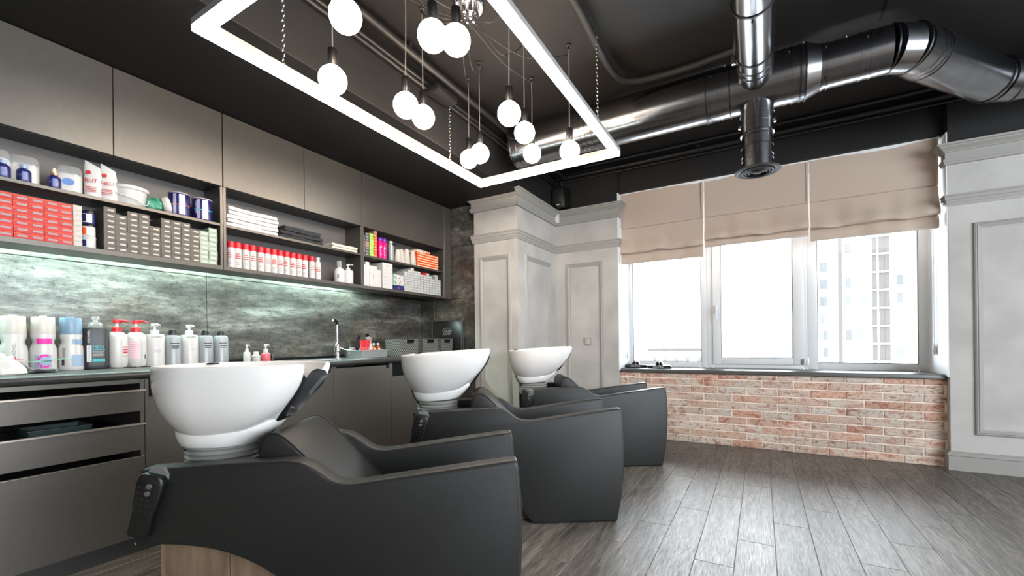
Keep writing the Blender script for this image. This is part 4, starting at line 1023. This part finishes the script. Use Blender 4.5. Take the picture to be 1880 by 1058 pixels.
MB().lathe([(.020, 0), (.022, .002), (.022, .125), (.014, .138), (.012, .150), (.016, .152), (.016, .166), (.001, .166)], 20).part('body', M_WPL, t)
inst('print', ap_, (0, 0, 0), 0, t, (1.02, 1.02, .95))
t = thing('tonic_bottle', 'frosted bottle with clear cap by the white pump bottle', 'bottle', (-2.885, 2.288, ZB))
MB().lathe([(.038, 0), (.040, .003), (.040, .095), (.030, .112), (.016, .118), (.016, .124)], 24).part('body', mat('frosted_plastic', (206, 204, 204), .4), t)
MB().lathe([(.018, .122), (.019, .170), (.017, .174), (.001, .174)], 18).part('cap', M_CLEAR, t)
p_ = MB(); v, f = patch(.012, .035); wrap(p_, v, f, 0, .0408, -.9, .05); p_.part('print', M_GREYPRINT, t)

def pump_bottle(name, loc, lab, r, h, mbody, mpump, ph=.05, group='pump bottles', prints=(), petal=False, nozzle=(1, .5), shoulder=.012, stem=None, n=28):
    t = thing(name, lab, 'bottle', loc, 0, group)
    if petal:
        rings = []
        for z, k in ((0, .80), (.004, .86), (.022, .97), (.04, 1.0), (h-.045, 1.0), (h-.022, .93), (h-.008, .72), (h, .45)):
            rings.append([(r*k*cos(a)*(1-.16*max(0, .04-z)/.04*max(0, cos(5*a))**2), r*k*sin(a)*(1-.16*max(0, .04-z)/.04*max(0, cos(5*a))**2), z+(.010*max(0, cos(5*a+pi))**.7 if z < .003 else 0)) for a in [2*pi*j/40 for j in range(40)]])
        MB().loft(rings).part('body', mbody, t, smooth=60)
    else:
        MB().lathe([(r*.93, 0), (r, .004), (r, h-shoulder), (r*.93, h-shoulder*.3), (r*.5, h)], n).part('body', mbody, t)
    MB().lathe([(r*.46, h-.002), (r*.46, h+ph*.34), (r*.36, h+ph*.40)], 18).part('collar', mpump, t)
    MB().lathe([(r*.15, h+ph*.38), (r*.15, h+ph*.72)], 10).part('stem', stem or mpump, t)
    pd = MB(); pd.lathe([(r*.34, h+ph*.70), (r*.36, h+ph*.74), (r*.34, h+ph*.98), (r*.2, h+ph)], 16)
    d = Vector((nozzle[0], nozzle[1], 0)).normalized()
    pd.tube([Vector((0, 0, h+ph*.88)), d*r*.6+Vector((0, 0, h+ph*.9)), d*r*1.05+Vector((0, 0, h+ph*.80))], [r*.16, r*.13, r*.09], 8); pd.part('pump_head', mpump, t)
    if prints:
        p_ = MB(); ms = []
        for (kind, arg, m_, size, a0, z, vert) in prints:
            if m_ not in ms: ms.append(m_)
            if kind == 't': v, f = text2d(arg, size)
            else: v, f = patch(arg, size)
            wrap(p_, v, f, ms.index(m_), r+.0012, a0, z, vert)
        p_.part('print', ms, t, smooth=0)
    return t
pump_bottle('lotion_bottle', (-2.885, 2.370, ZB), 'white pump bottle in the niche right of the frosted bottle', .041, .112, M_WPL, M_WPL, .05, prints=(('t', 'NO 5', M_GREYPRINT, .010, -.5, .085, False),))

# third unit, upper shelf
def mixbox(m_, l_): return carton(.040, .0232, .15, m_, l_, .62, .55)
mslate, mlime, mor = carton(.038, .0232, .15, M_DKBOX, M_SILLAB, .6, .5), carton(.040, .0238, .15, M_GRBOX, M_MINTL, .66, .4), carton(.036, .0246, .15, M_ORBOX, M_CREAML, .5, .2)
mtan = carton(.038, .0232, .15, M_BROWNBOX, M_SILLAB, .6, .5)
grid_boxes(lambda c, r: mtan if r in (4, 3) and c == 1 else mslate, [2.499, 2.5385], [7, 8], .0240, -2.846, ZM, 'hair_dye_box', lambda c, r: 'dark slate carton in the %s stack by the left divider, %s from bottom' % (('first', 'second')[c], ORD[r]), 'box', 'slate cartons')
grid_boxes(mlime, [2.584], [8], .0243, -2.844, ZM, 'hair_dye_box', lambda c, r: 'lime green carton beside the slate ones, %s from bottom' % ORD[r], 'box', 'lime cartons')
grid_boxes(lambda c, r: mtan if r == 8 else mor, [2.628], [9], .0250, -2.846, ZM, 'hair_dye_box', lambda c, r: 'orange carton in the single tall stack beside the lime ones, %s from bottom' % ORD[r], 'box', 'orange cartons in the tall stack')
for k, (y, dx) in enumerate(((2.668, -.05), (2.709, -.008), (2.759, -.012))):
    t = thing('styling_bottle', 'tall magenta bottle with purple cap, %s of three from the left' % ORD[k], 'bottle', (-2.872+dx, y, ZM), 0, 'magenta bottles')
    MB().lathe([(.022, 0), (.0235, .003), (.0235, .150), (.017, .164)], 20).part('body', M_PINK, t); MB().lathe([(.0215, .162), (.0225, .180), (.019, .187), (.001, .187)], 20).part('cap', M_PURPLE, t)
    p_ = MB()
    for zz, w_ in ((.105, .02), (.098, .014), (.04, .012)): v, f = patch(w_, .003); wrap(p_, v, f, 0, .024, -.4, zz)
    p_.part('print', M_PINKPALE, t)
t = thing('colour_tube', 'tall silver bottle with white cap and black loop tag', 'bottle', (-2.872, 2.829, ZM))
MB().lathe([(.025, 0), (.026, .003), (.026, .150), (.016, .158)], 20).part('body', M_SILVB, t); MB().lathe([(.016, .156), (.017, .178), (.001, .179)], 16).part('cap', M_WPL, t)
MB().tube(spl([(.02, .0, .158), (.032, .012, .150), (.034, .030, .146), (.026, .012, .140), (.024, -.012, .152)], 4), .004, 6).part('tag_loop', M_BLKPL, t)
def cups(loc, lab, n, r=.030):
    t = thing('paper_cup_stack', lab, 'paper cups', loc, 0, 'paper cup stacks')
    for k in range(n):
        MB().lathe([(r, .0085*k), (r*1.03, .0085*k+.003), (r*.98, .0085*k+.005)] + ([(r*.64, .085+.0085*k), (r*.62, .0855+.0085*k), (.001, .0855+.0085*k)] if k == n-1 else [(r*.955, .0085*k+.0095)]), 20, caps=False).part('cup', M_WCAP, t)
cups((-2.878, 2.918, ZM), 'single upturned stack of cream paper cups left of the tall ones', 5, .032)
cups((-2.900, 2.985, ZM), 'cream paper cup stack standing back in the middle group', 7, .030)
cups((-2.876, 3.030, ZM), 'tallest cream paper cup stack in front of the middle group', 8, .033)
cups((-2.876, 3.112, ZM), 'white paper cup stack touching the orange boxes', 7, .032)
orm = carton(.0605, .0232, .15, M_ORBOX, M_CREAML, .98, .36)
orm2 = carton(.0605, .0232, .15, M_CREAML, M_LBLUE, .7, .4); ory = carton(.0605, .0232, .15, M_ORBAND, None)
OY = [3.178+.0615*k for k in range(5)]
grid_boxes(lambda c, r: orm2 if r == 6 and c < 2 else orm, OY, [7, 7, 7, 6, 6], .0237, -2.846, ZM, 'hair_dye_box', lambda c, r: 'orange and cream carton by the paper cups, column %s, %s up' % (ORD[c], ORD[r]), 'box', 'orange cartons by the cups')
# third unit, lower shelf
wmx = carton(.0385, .0250, .15, M_WBOX, M_SILBOXL, .55, .5)
grid_boxes(wmx, [2.500, 2.5405, 2.581, 2.6215, 2.662], [7, 8, 7, 7, 6], .0256, -2.846, ZB, 'hair_dye_box', lambda c, r: 'small white square-ended carton, column %s from the divider, %s up' % (ORD[c], ORD[r]), 'box', 'white square-ended cartons')
t = thing('foil_carton', 'tall plain white carton in the middle of the lower niche', 'box', (-2.846, 2.762, ZB))
MB().box(-.15, 0, -.058, .058, 0, .226).part('carton', M_WBOX, t, bev=.001, seg=1); p_ = MB(); p_.box(0, .0008, -.02, .015, .198, .203)
for k in range(5): p_.box(0, .0008, -.052, -.01, .16-.03*k, .1625-.03*k)
p_.part('print', M_SILLAB, t, smooth=0)
for k, (nm, m1, m2, lab) in enumerate((('glove_box', M_NAVYB, M_WPRINT, 'navy glove box at the bottom of the glove box stack'), ('glove_box', M_WBOX, M_GREENBAG, 'middle white glove box with green and red mark'), ('glove_box', M_WBOX, M_GREENBAG, 'top white glove box with green and red mark'))):
    t = thing(nm, lab, 'box', (-2.850, 2.900, ZB+.0472*k), .03*(k-1), 'glove boxes')
    MB().box(-.14, 0, -.062, .062, 0, .0465).part('carton', m1, t, bev=.001, seg=1)
    p_ = MB(); p_.prism([(-.05, .008), (-.02, .008), (-.035, .036), (-.058, .036)], 0, .0009, 'x', 0)
    if k: p_.prism([(.002, .012), (.012, .012), (.026, .038), (.018, .038)], 0, .0009, 'x', 1)
    else: p_.v = []; p_.f = []; p_.m = []; v, f = text2d('t', .03); p_.add([(.0009, x, .024+y) for x, y, _ in v], f, 0)
    p_.part('print', [m2 if k else M_WPRINT, M_RED], t, smooth=0)
slm = carton(.0425, .0228, .15, M_SILBOX, M_SILBOXL, .8, .5); slr = carton(.0425, .0228, .15, M_RED, None)
SY = [2.990+.0436*k for k in range(12)]
grid_boxes(lambda c, r: slr if (c == 6 and r == 8) else slm, SY, [8, 9, 10, 9, 9, 8, 9, 9, 8, 7, 9, 7], .0230, -2.846, ZB, 'hair_dye_box', lambda c, r: ('only red carton on top of the silver ones' if (c == 6 and r == 8) else 'small silver carton, column %s from the glove boxes, %s up' % (ORD[c], ORD[r])), 'box', 'silver cartons')

# ================================================================== WORKTOP GOODS
ZC = .8852
def dome_bottle(loc, lab, mcap, prints, r=.0488):
    t = thing('developer_bottle', lab, 'bottle', loc, 0, 'large developer bottles'); n = 36; rings = []
    for z in [0, .004, .02, .06, .10, .118, .128, .138, .148, .158, .168, .176, .180, .183]:
        k = (.96 if z == 0 else 1.0) if z < .09 else 1-.10*min(1, (z-.09)/.09)
        ring = []
        for j in range(n):
            a = 2*pi*j/n; s = abs(sin(a+.1))
            g = math.exp(-((z-.143)/.017)**2)*.20*max(0, (s-.62)/.38)**.6 if s > .62 else 0
            ring.append((r*k*(1-g)*cos(a), r*k*(1-g)*sin(a), z))
        rings.append(ring)
    MB().loft(rings).part('body', M_WPL, t, smooth=60)
    MB().lathe([(r*.88, .181), (r*.90, .184), (r*.85, .264), (r*.82, .269), (.014, .269), (.013, .276), (.001, .276)], 32).part('cap', mcap, t)
    p_ = MB(); ms = []
    for (kind, arg, m_, size, a0, z, vert) in prints:
        if m_ not in ms: ms.append(m_)
        if kind == 't': v, f = text2d(arg, size)
        elif kind == 'c':
            v, f = [], []
            for q in range(25):
                a = radians(50+260*q/24)
                v += [(arg*cos(a), arg*sin(a)*1.15, 0), (size*cos(a), size*sin(a)*1.15, 0)]
            f = [(2*q, 2*q+1, 2*q+3, 2*q+2) for q in range(24)]
        else: v, f = patch(arg, size)
        wrap(p_, v, f, ms.index(m_), r+.0016, a0, z, vert)
    p_.part('print', ms, t, smooth=0)
A0 = -.25
dome_bottle((-3.10, .603, ZC), 'white developer bottle with white cap at the left, red mark', M_WCAP, [('t', 'GOLDWELL', M_DARKPRINT, .0135, A0+.12, .104, True), ('p', .012, M_RED, .032, A0+.1, .058, False), ('p', .05, M_RED, .002, A0+.25, .062, False), ('p', .03, M_RED, .002, A0+.5, .046, False)])
dome_bottle((-3.10, .703, ZC), 'white developer bottle with magenta print and ring', M_WCAP, [('p', .050, M_MAG, .026, A0+.05, .148, False), ('p', .006, M_MAG, .026, A0+.62, .148, False), ('p', .062, M_LBLUE, .062, A0, .048, False), ('c', .030, M_MAG, .020, A0+.15, .050, False), ('p', .032, M_DARKPRINT, .004, A0+.25, .050, False)])
dome_bottle((-3.10, .803, ZC), 'white developer bottle with grey-blue cap', M_BLUECAP, [('p', .042, M_BLUECAP, .026, A0+.55, .146, False), ('p', .052, M_LBLUE, .060, A0+.55, .048, False), ('p', .012, M_DARKPRINT, .03, A0-.62, .04, False), ('p', .012, M_SILLAB, .05, A0-.55, .09, False)])
t = thing('shampoo_canister', 'charcoal square-shouldered shampoo bottle with white and cyan lettering', 'bottle', (-3.10, .899, ZC), -.2)
MB().lathe([(.94, 0), (1, .006), (.97, .025), (1, .04), (1, .205), (.96, .216), (.60, .220), (.5, .222)], 36, sq=(.046, .053, .50)).part('body', M_CHAR, t)
MB().lathe([(.028, .220), (.030, .236), (.022, .248), (.010, .252), (.010, .262), (.017, .264), (.017, .276), (.014, .280), (.001, .280)], 18).part('cap', M_CLEAR, t)
p_ = MB()
def flat(s, size, y, z, mi, vert=False):
    v, f = text2d(s, size); p_.add([(.0478, y+(a if not vert else -b), z+(b if not vert else a)) for a, b, _ in v], f, mi)
flat('GOLDWELL', .0125, -.030, .172, 0, True); p_.box(.0466, .0474, -.038, -.020, .038, .125, 0)
v, f = text2d('DUALSENSES', .0145); p_.add([(.0481, -.029-b, .082+a) for a, b, _ in v], f, 2)
flat('MEN', .022, .006, .116, 1); p_.box(.0466, .0474, -.016, .034, .101, .103, 1)
for k in range(4): p_.box(.0466, .0474, -.016, .030-.006*(k % 2), .092-.007*k, .0945-.007*k, 3)
p_.box(.0466, .0474, -.016, .032, .040, .054, 1); p_.box(.0466, .0474, -.016, .030, .068, .0685, 3)
p_.part('print', [M_WPRINT, M_CYAN, M_CHAR, M_GREYBOX], t, smooth=0)
MRP = mat('red_print', (190, 40, 52), .5)
pump_bottle('shampoo_bottle', (-3.10, .988, ZC), 'left white shampoo bottle with red pump', .0475, .200, M_WPL, M_RED, .068, 'red pump bottles', [('p', .03, MRP, .006, A0+.75, .115, False), ('p', .03, MRP, .006, A0+.75, .10, False), ('p', .03, MRP, .010, A0+.75, .085, False), ('p', .03, M_SILLAB, .003, A0+.7, .065, False), ('p', .008, M_DARKPRINT, .05, A0-.95, .08, False)], True, (.5, 1), stem=M_WPL)
pump_bottle('shampoo_bottle', (-3.10, 1.072, ZC), 'right white shampoo bottle with red pump and pink text panel', .0475, .200, M_WPL, M_RED, .068, 'red pump bottles', [('p', .05, M_PINKPALE, .10, A0-.2, .10, False), ('p', .022, M_SILBOXL, .09, A0+.68, .10, False)] + [('p', .044, MRP, .0016, A0-.2, .142-.012*k, False) for k in range(8)] + [('p', .008, M_DARKPRINT, .025, A0+.85, .06, False)], True, (.5, 1), stem=M_WPL)
pump_bottle('conditioner_bottle', (-3.10, 1.160, ZC), 'left slim white conditioner bottle with white pump', .047, .190, M_WPL, M_WPL, .062, 'white pump bottles', [('t', 'GOLDWELL', M_DARKPRINT, .011, A0+.15, .172, False), ('p', .022, M_PINKPALE, .024, A0+.25, .122, False), ('p', .04, M_SILLAB, .002, A0+.2, .095, False), ('p', .04, M_SILLAB, .002, A0+.2, .085, False)], nozzle=(1, .2))
pump_bottle('conditioner_bottle', (-3.10, 1.338, ZC), 'right slim white conditioner bottle with pump between silver ones', .0455, .188, M_WPL, M_WPL, .062, 'white pump bottles', [('t', 'GOLDWELL', M_DARKPRINT, .011, A0+.15, .172, False), ('p', .022, M_PINKPALE, .024, A0+.25, .122, False), ('p', .04, M_SILLAB, .002, A0+.2, .095, False)], nozzle=(1, .2))
for k, y in enumerate((1.250, 1.428, 1.520)):
    t = thing('salon_bottle', ('silver bottle with black flip cap between the two white pump bottles', 'silver bottle with black cap right of the second white pump bottle', 'last silver bottle with black cap at the right end of the row')[k], 'bottle', (-3.10, y, ZC), 0, 'silver bottles')
    MB().lathe([(.040, 0), (.0425, .003), (.0425, .168), (.036, .180), (.018, .184)], 28).part('body', M_SILVB, t)
    MB().lathe([(.020, .183), (.020, .200), (.016, .214), (.008, .220), (.001, .221)], 16).part('cap', M_BLKPL, t)
    p_ = MB(); ms = [M_DARKPRINT]
    for s, size, z in (('A.MEN', .011, .136), ('SHAMPOO', .0085, .120), ('GOLD', .0075, .108)) if False else ():
        pass
    for w_, zz, h in ((.050, .134, .005), (.040, .117, .006), (.034, .106, .005)): v, f = patch(w_, h); wrap(p_, v, f, 0, .0435, A0+.2, zz)
    p_.part('print', ms, t, smooth=0)
# dish with brush, crumpled paper at the left end
t = thing('paper_wrap', 'crumpled white paper wrap at the left end of the worktop', 'paper', (-2.81, .500, ZC)); rnd = random.Random(11); rings = []
for i, (q, z) in enumerate(((1.0, 0), (1.06, .008), (.98, .03), (.80, .055), (.55, .075), (.25, .085), (.03, .083))):
    rings.append([(.062*q*cos(a)*(1+.16*rnd.uniform(-1, 1)), .078*q*sin(a)*(1+.16*rnd.uniform(-1, 1)), max(0, z*(1+.2*rnd.uniform(-1, 1)))) for a in [2*pi*k/16 for k in range(16)]])
MB().loft(rings).part('sheet', M_PAPER, t, smooth=25)
t = thing('tint_dish', 'small dark metal dish with a green-stemmed brush beside the paper', 'dish', (-2.90, .655, ZC))
MB().lathe([(.030, 0), (.052, .004), (.058, .016), (.054, .016), (.030, .006), (.002, .005)], 24).part('dish', M_CHROME, t)
MB().tube([(.0, -.03, .012), (.01, -.075, .045)], .006, 8).part('brush_ferrule', M_GREYPRINT, t)
MB().tube([(.03, -.06, .052), (-.01, .10, .062)], .0022, 6).part('brush_stem', M_GREENBAG, t)
# around the sink
pump_bottle('soap_bottle', (-2.92, 1.590, ZC), 'tall slim white soap pump behind the nearest basin', .021, .075, M_WPL, M_WPL, .048, 'small bottles by the sink', nozzle=(1, .4))
t = thing('cream_jar', 'short white bottle with screw cap between the small pumps', 'bottle', (-2.92, 1.648, ZC), 0, 'small bottles by the sink')
MB().lathe([(.024, 0), (.026, .003), (.026, .048), (.016, .056)], 20).part('body', M_WPL, t); MB().lathe([(.017, .055), (.017, .074), (.001, .075)], 16).part('cap', M_WCAP, t)
pump_bottle('soap_bottle', (-2.92, 1.714, ZC), 'rose pink soap bottle with white pump behind the nearest basin', .029, .068, M_ROSE, M_WPL, .058, 'small bottles by the sink', nozzle=(1, .4), shoulder=.03)
pump_bottle('soap_bottle', (-2.95, 1.778, ZC), 'small black pump right of the rose soap bottle', .014, .055, M_BLKPL, M_BLKPL, .045, 'small bottles by the sink', nozzle=(1, .4))
t = thing('storage_tray', 'shallow grey plastic tray holding hair products by the tap', 'tray', (-2.99, 2.640, ZC))
rings = []
for z, k in ((0, .93), (.062, 1.0), (.062, 1.05), (.066, 1.05), (.066, .975), (.006, .905)):
    rings.append([(sx*.115*k, sy*.145*k, z) for sx, sy in ((-1, -1), (1, -1), (1, 1), (-1, 1))])
MB().loft(rings).part('tray', mat('grey_tray', (156, 158, 158), .45), t, bev=.003)
MB().box(-.05, -.02, -.1475, -.1445, .035, .048).part('tray_tag', M_SILLAB, t)
def tube_pack(loc, lab, rz):
    t = thing('cream_tube', lab, 'tube', loc, rz, 'red tubes')
    MB().loft([[(d*cos(a), w_*sin(a), z) for a in [2*pi*k/16 for k in range(16)]] for z, d, w_ in ((0, .014, .016), (.02, .015, .017), (.022, .019, .024), (.13, .004, .033), (.142, .002, .034))]).part('tube', M_RED, t)
    p_ = MB(); v, f = [], []
    for q in range(21):
        a = 2*pi*q/20; v += [(.0165-.09*(.010*sin(a)), .013*cos(a), .075+.010*sin(a)), (.0172-.09*.010*sin(a), .0105*cos(a), .075+.0078*sin(a))]
    p_.add(v, [(2*q, 2*q+1, 2*q+3, 2*q+2) for q in range(20)]); p_.part('print', M_WPRINT, t)
tube_pack((-2.905, 2.528, ZC+.007), 'left red squeeze tube standing in the tray', .15)
tube_pack((-2.915, 2.575, ZC+.007), 'right red squeeze tube standing in the tray', -.2)
def sprayer(loc, lab, mbody, mhead, rz, r=.022, h=.115):
    t = thing('spray_bottle', lab, 'spray bottle', loc, rz, 'spray bottles in the tray')
    MB().lathe([(r*.95, 0), (r, .003), (r, h*.7), (r*.55, h*.92), (r*.55, h)], 20).part('body', mbody, t)
    MB().lathe([(r*.62, h-.004), (r*.62, h+.016), (r*.4, h+.020)], 14).part('collar', mhead, t)
    MB().prism([(-.020, h+.026), (-.012, h+.018), (.010, h+.018), (.036, h+.034), (.036, h+.048), (.010, h+.054), (-.018, h+.046)], -.008, .008, 'y').part('head', mhead, t, bev=.003)
    MB().tube([(.020, 0, h+.030), (.034, 0, h+.012), (.040, 0, h-.006)], .004, 6).part('trigger', mhead, t)
    p_ = MB(); v, f = patch(r*1.2, h*.4); wrap(p_, v, f, 0, r+.0008, -rz-.1, h*.36); v, f = patch(r*1.2, h*.05); wrap(p_, v, f, 1, r+.0014, -rz-.1, h*.52); p_.part('label_print', [M_WPRINT, M_RED], t)
sprayer((-2.94, 2.638, ZC+.007), 'white trigger spray bottle in the middle of the tray', M_WPL, M_SILLAB, -1.7, .024, .120)
sprayer((-3.03, 2.69, ZC+.007), 'black trigger spray bottle at the back of the tray', M_BLKPL, M_BLKPL, -1.2, .023, .150)
sprayer((-3.04, 2.60, ZC+.007), 'black spray bottle pointing left behind the red tubes', M_BLKPL, M_BLKPL, -1.75, .022, .135)
for k, (x, y) in enumerate(((-2.94, 2.690), (-2.925, 2.716))):
    t = thing('oil_vial', ('left', 'right')[k]+' amber bottle with white cap at the tray end', 'bottle', (x, y-.012*(1-k), ZC+.007), 0, 'amber bottles')
    MB().lathe([(.0165, 0), (.018, .002), (.018, .080), (.010, .095), (.009, .102)], 18).part('body', M_AMBER, t); MB().lathe([(.011, .100), (.011, .118), (.001, .119)], 14).part('cap', M_WPL, t)
    p_ = MB(); v, f = patch(.024, .022); wrap(p_, v, f, 0, .0187, -.1, .045); v, f = patch(.020, .012); wrap(p_, v, f, 1, .0192, -.1, .068); p_.part('label_print', [M_ORBOX, M_CREAML], t)
t = thing('brush_cup', 'grey cup with tint brushes at the left end of the tray', 'cup', (-3.045, 2.535, ZC+.007))
MB().lathe([(.022, 0), (.024, .003), (.026, .085), (.024, .085), (.021, .006), (.001, .005)], 18).part('cup', M_SILVB, t)
for k in range(3): MB().tube([(0, 0, .01), (.01*(k-1), -.02-.012*k, .125+.012*k)], .004, 6).part('brush', (M_BLKPL, M_CHROME, M_GREYPRINT)[k], t)
# baskets and folder
def basket(loc, lab, w_=.235, d=.21, h=.168):
    t = thing('storage_basket', lab, 'basket', loc, 0, 'woven baskets')
    b = MB(); k = .94
    def wall(pts): b.add(pts, [(0, 1, 2, 3)])
    x1, y1, x0, y0 = d/2, w_/2, d/2*k, w_/2*k
    for s in (-1, 1):
        b.loft([[(-x0, s*y0, 0), (-x0, s*(y0-.003), 0), (x0, s*(y0-.003), 0), (x0, s*y0, 0)], [(-x1, s*y1, h), (-x1, s*(y1-.003), h), (x1, s*(y1-.003), h), (x1, s*y1, h)]])
    for s in (-1, 1):
        def Q(y, z): q = k+(1-k)*z/h; return (s*d/2*q, y*q, z)
        def Q2(y, z): q = k+(1-k)*z/h; return (s*(d/2*q-.003), y*q, z)
        for ya, yb, za, zb in ((-w_/2, -.045, 0, h), (.045, w_/2, 0, h), (-.045, .045, 0, h-.045), (-.045, .045, h-.014, h)):
            b.loft([[Q(ya, za), Q(yb, za), Q(yb, zb), Q(ya, zb)], [Q2(ya, za), Q2(yb, za), Q2(yb, zb), Q2(ya, zb)]])
    b.box(-x0, x0, -y0, y0, 0, .003); b.part('woven_shell', M_WEAVE, t, smooth=0)
    r = MB(); r.loft([[(sx*(d/2+a), sy*(w_/2+a), z) for sx, sy in ((-1, -1), (1, -1), (1, 1), (-1, 1))] for a, z in ((.001, h-.006), (.004, h-.006), (.004, h+.003), (-.004, h+.003), (-.004, h-.006))], caps=False); r.part('rim', M_LAMD, t)
    g = MB(); g.loft([[(d/2*.995+.004-.002*q, y, z) for y, z in ((-.047, h-.012), (.047, h-.012), (.040, h-.047), (-.040, h-.047))] for q in (0,)] + [[(d/2*.995-.012, y, z) for y, z in ((-.043, h-.016), (.043, h-.016), (.037, h-.043), (-.037, h-.043))]], caps=False); g.add([(d/2*.995-.012, y, z) for y, z in ((-.043, h-.016), (.043, h-.016), (.037, h-.043), (-.037, h-.043))], [(0, 1, 2, 3)]); g.part('hole_shade_liner', M_RECESS, t, smooth=0)  # opening closed by a dark back plate, painting the shade inside
basket((-2.915, 3.000, ZC), 'left woven grey basket, next to the product tray', .225)
basket((-2.905, 3.268, ZC), 'middle woven grey basket on the worktop', .235)
basket((-2.885, 3.502, ZC), 'right woven grey basket in front of the black folder', .185)
t = thing('colour_chart_folder', 'tall black colour chart folder standing against the tiled end wall', 'folder', (-2.863, 3.625, ZC))
MB().box(-.215, .195, -.012, .014, 0, .352).part('cover', mat('black_board', (32, 30, 29), .25), t, bev=.003)
MB().lathe([(.007, 0), (.007, .360), (.004, .362)], 12, T=Matrix.Translation((-.208, -.012, 0))).part('spine', M_BLKPL, t)
for x in (.182, .204): MB().lathe([(.0028, 0), (.0028, .364), (.002, .366)], 12, T=Matrix.Translation((x, -.014, 0))).part('edge_rod', M_STEELD, t)
p_ = MB()
for s, size, z in (('A BETTER WAY', .014, .272), ('COLOR', .036, .246), ('SYSTEM', .032, .214)):
    v, f = text2d(s, size); p_.add([(x-.005, -.0128, z+y) for x, y, _ in v], f)
p_.part('lettering', M_GREYBOX, t, smooth=0)
# tray inside the open drawer gap
t = thing('drawer_tray', 'grey-green plastic tray in the gap of the second drawer', 'tray', (-2.76, .66, .518))
MB().loft([[(sx*.085*k, sy*.10*k, z) for sx, sy in ((-1, -1), (1, -1), (1, 1), (-1, 1))] for z, k in ((0, .94), (.125, 1.0), (.125, 1.04), (.130, 1.04), (.130, .97), (.11, .95))]).part('tray', M_TRAYG, t, bev=.002)
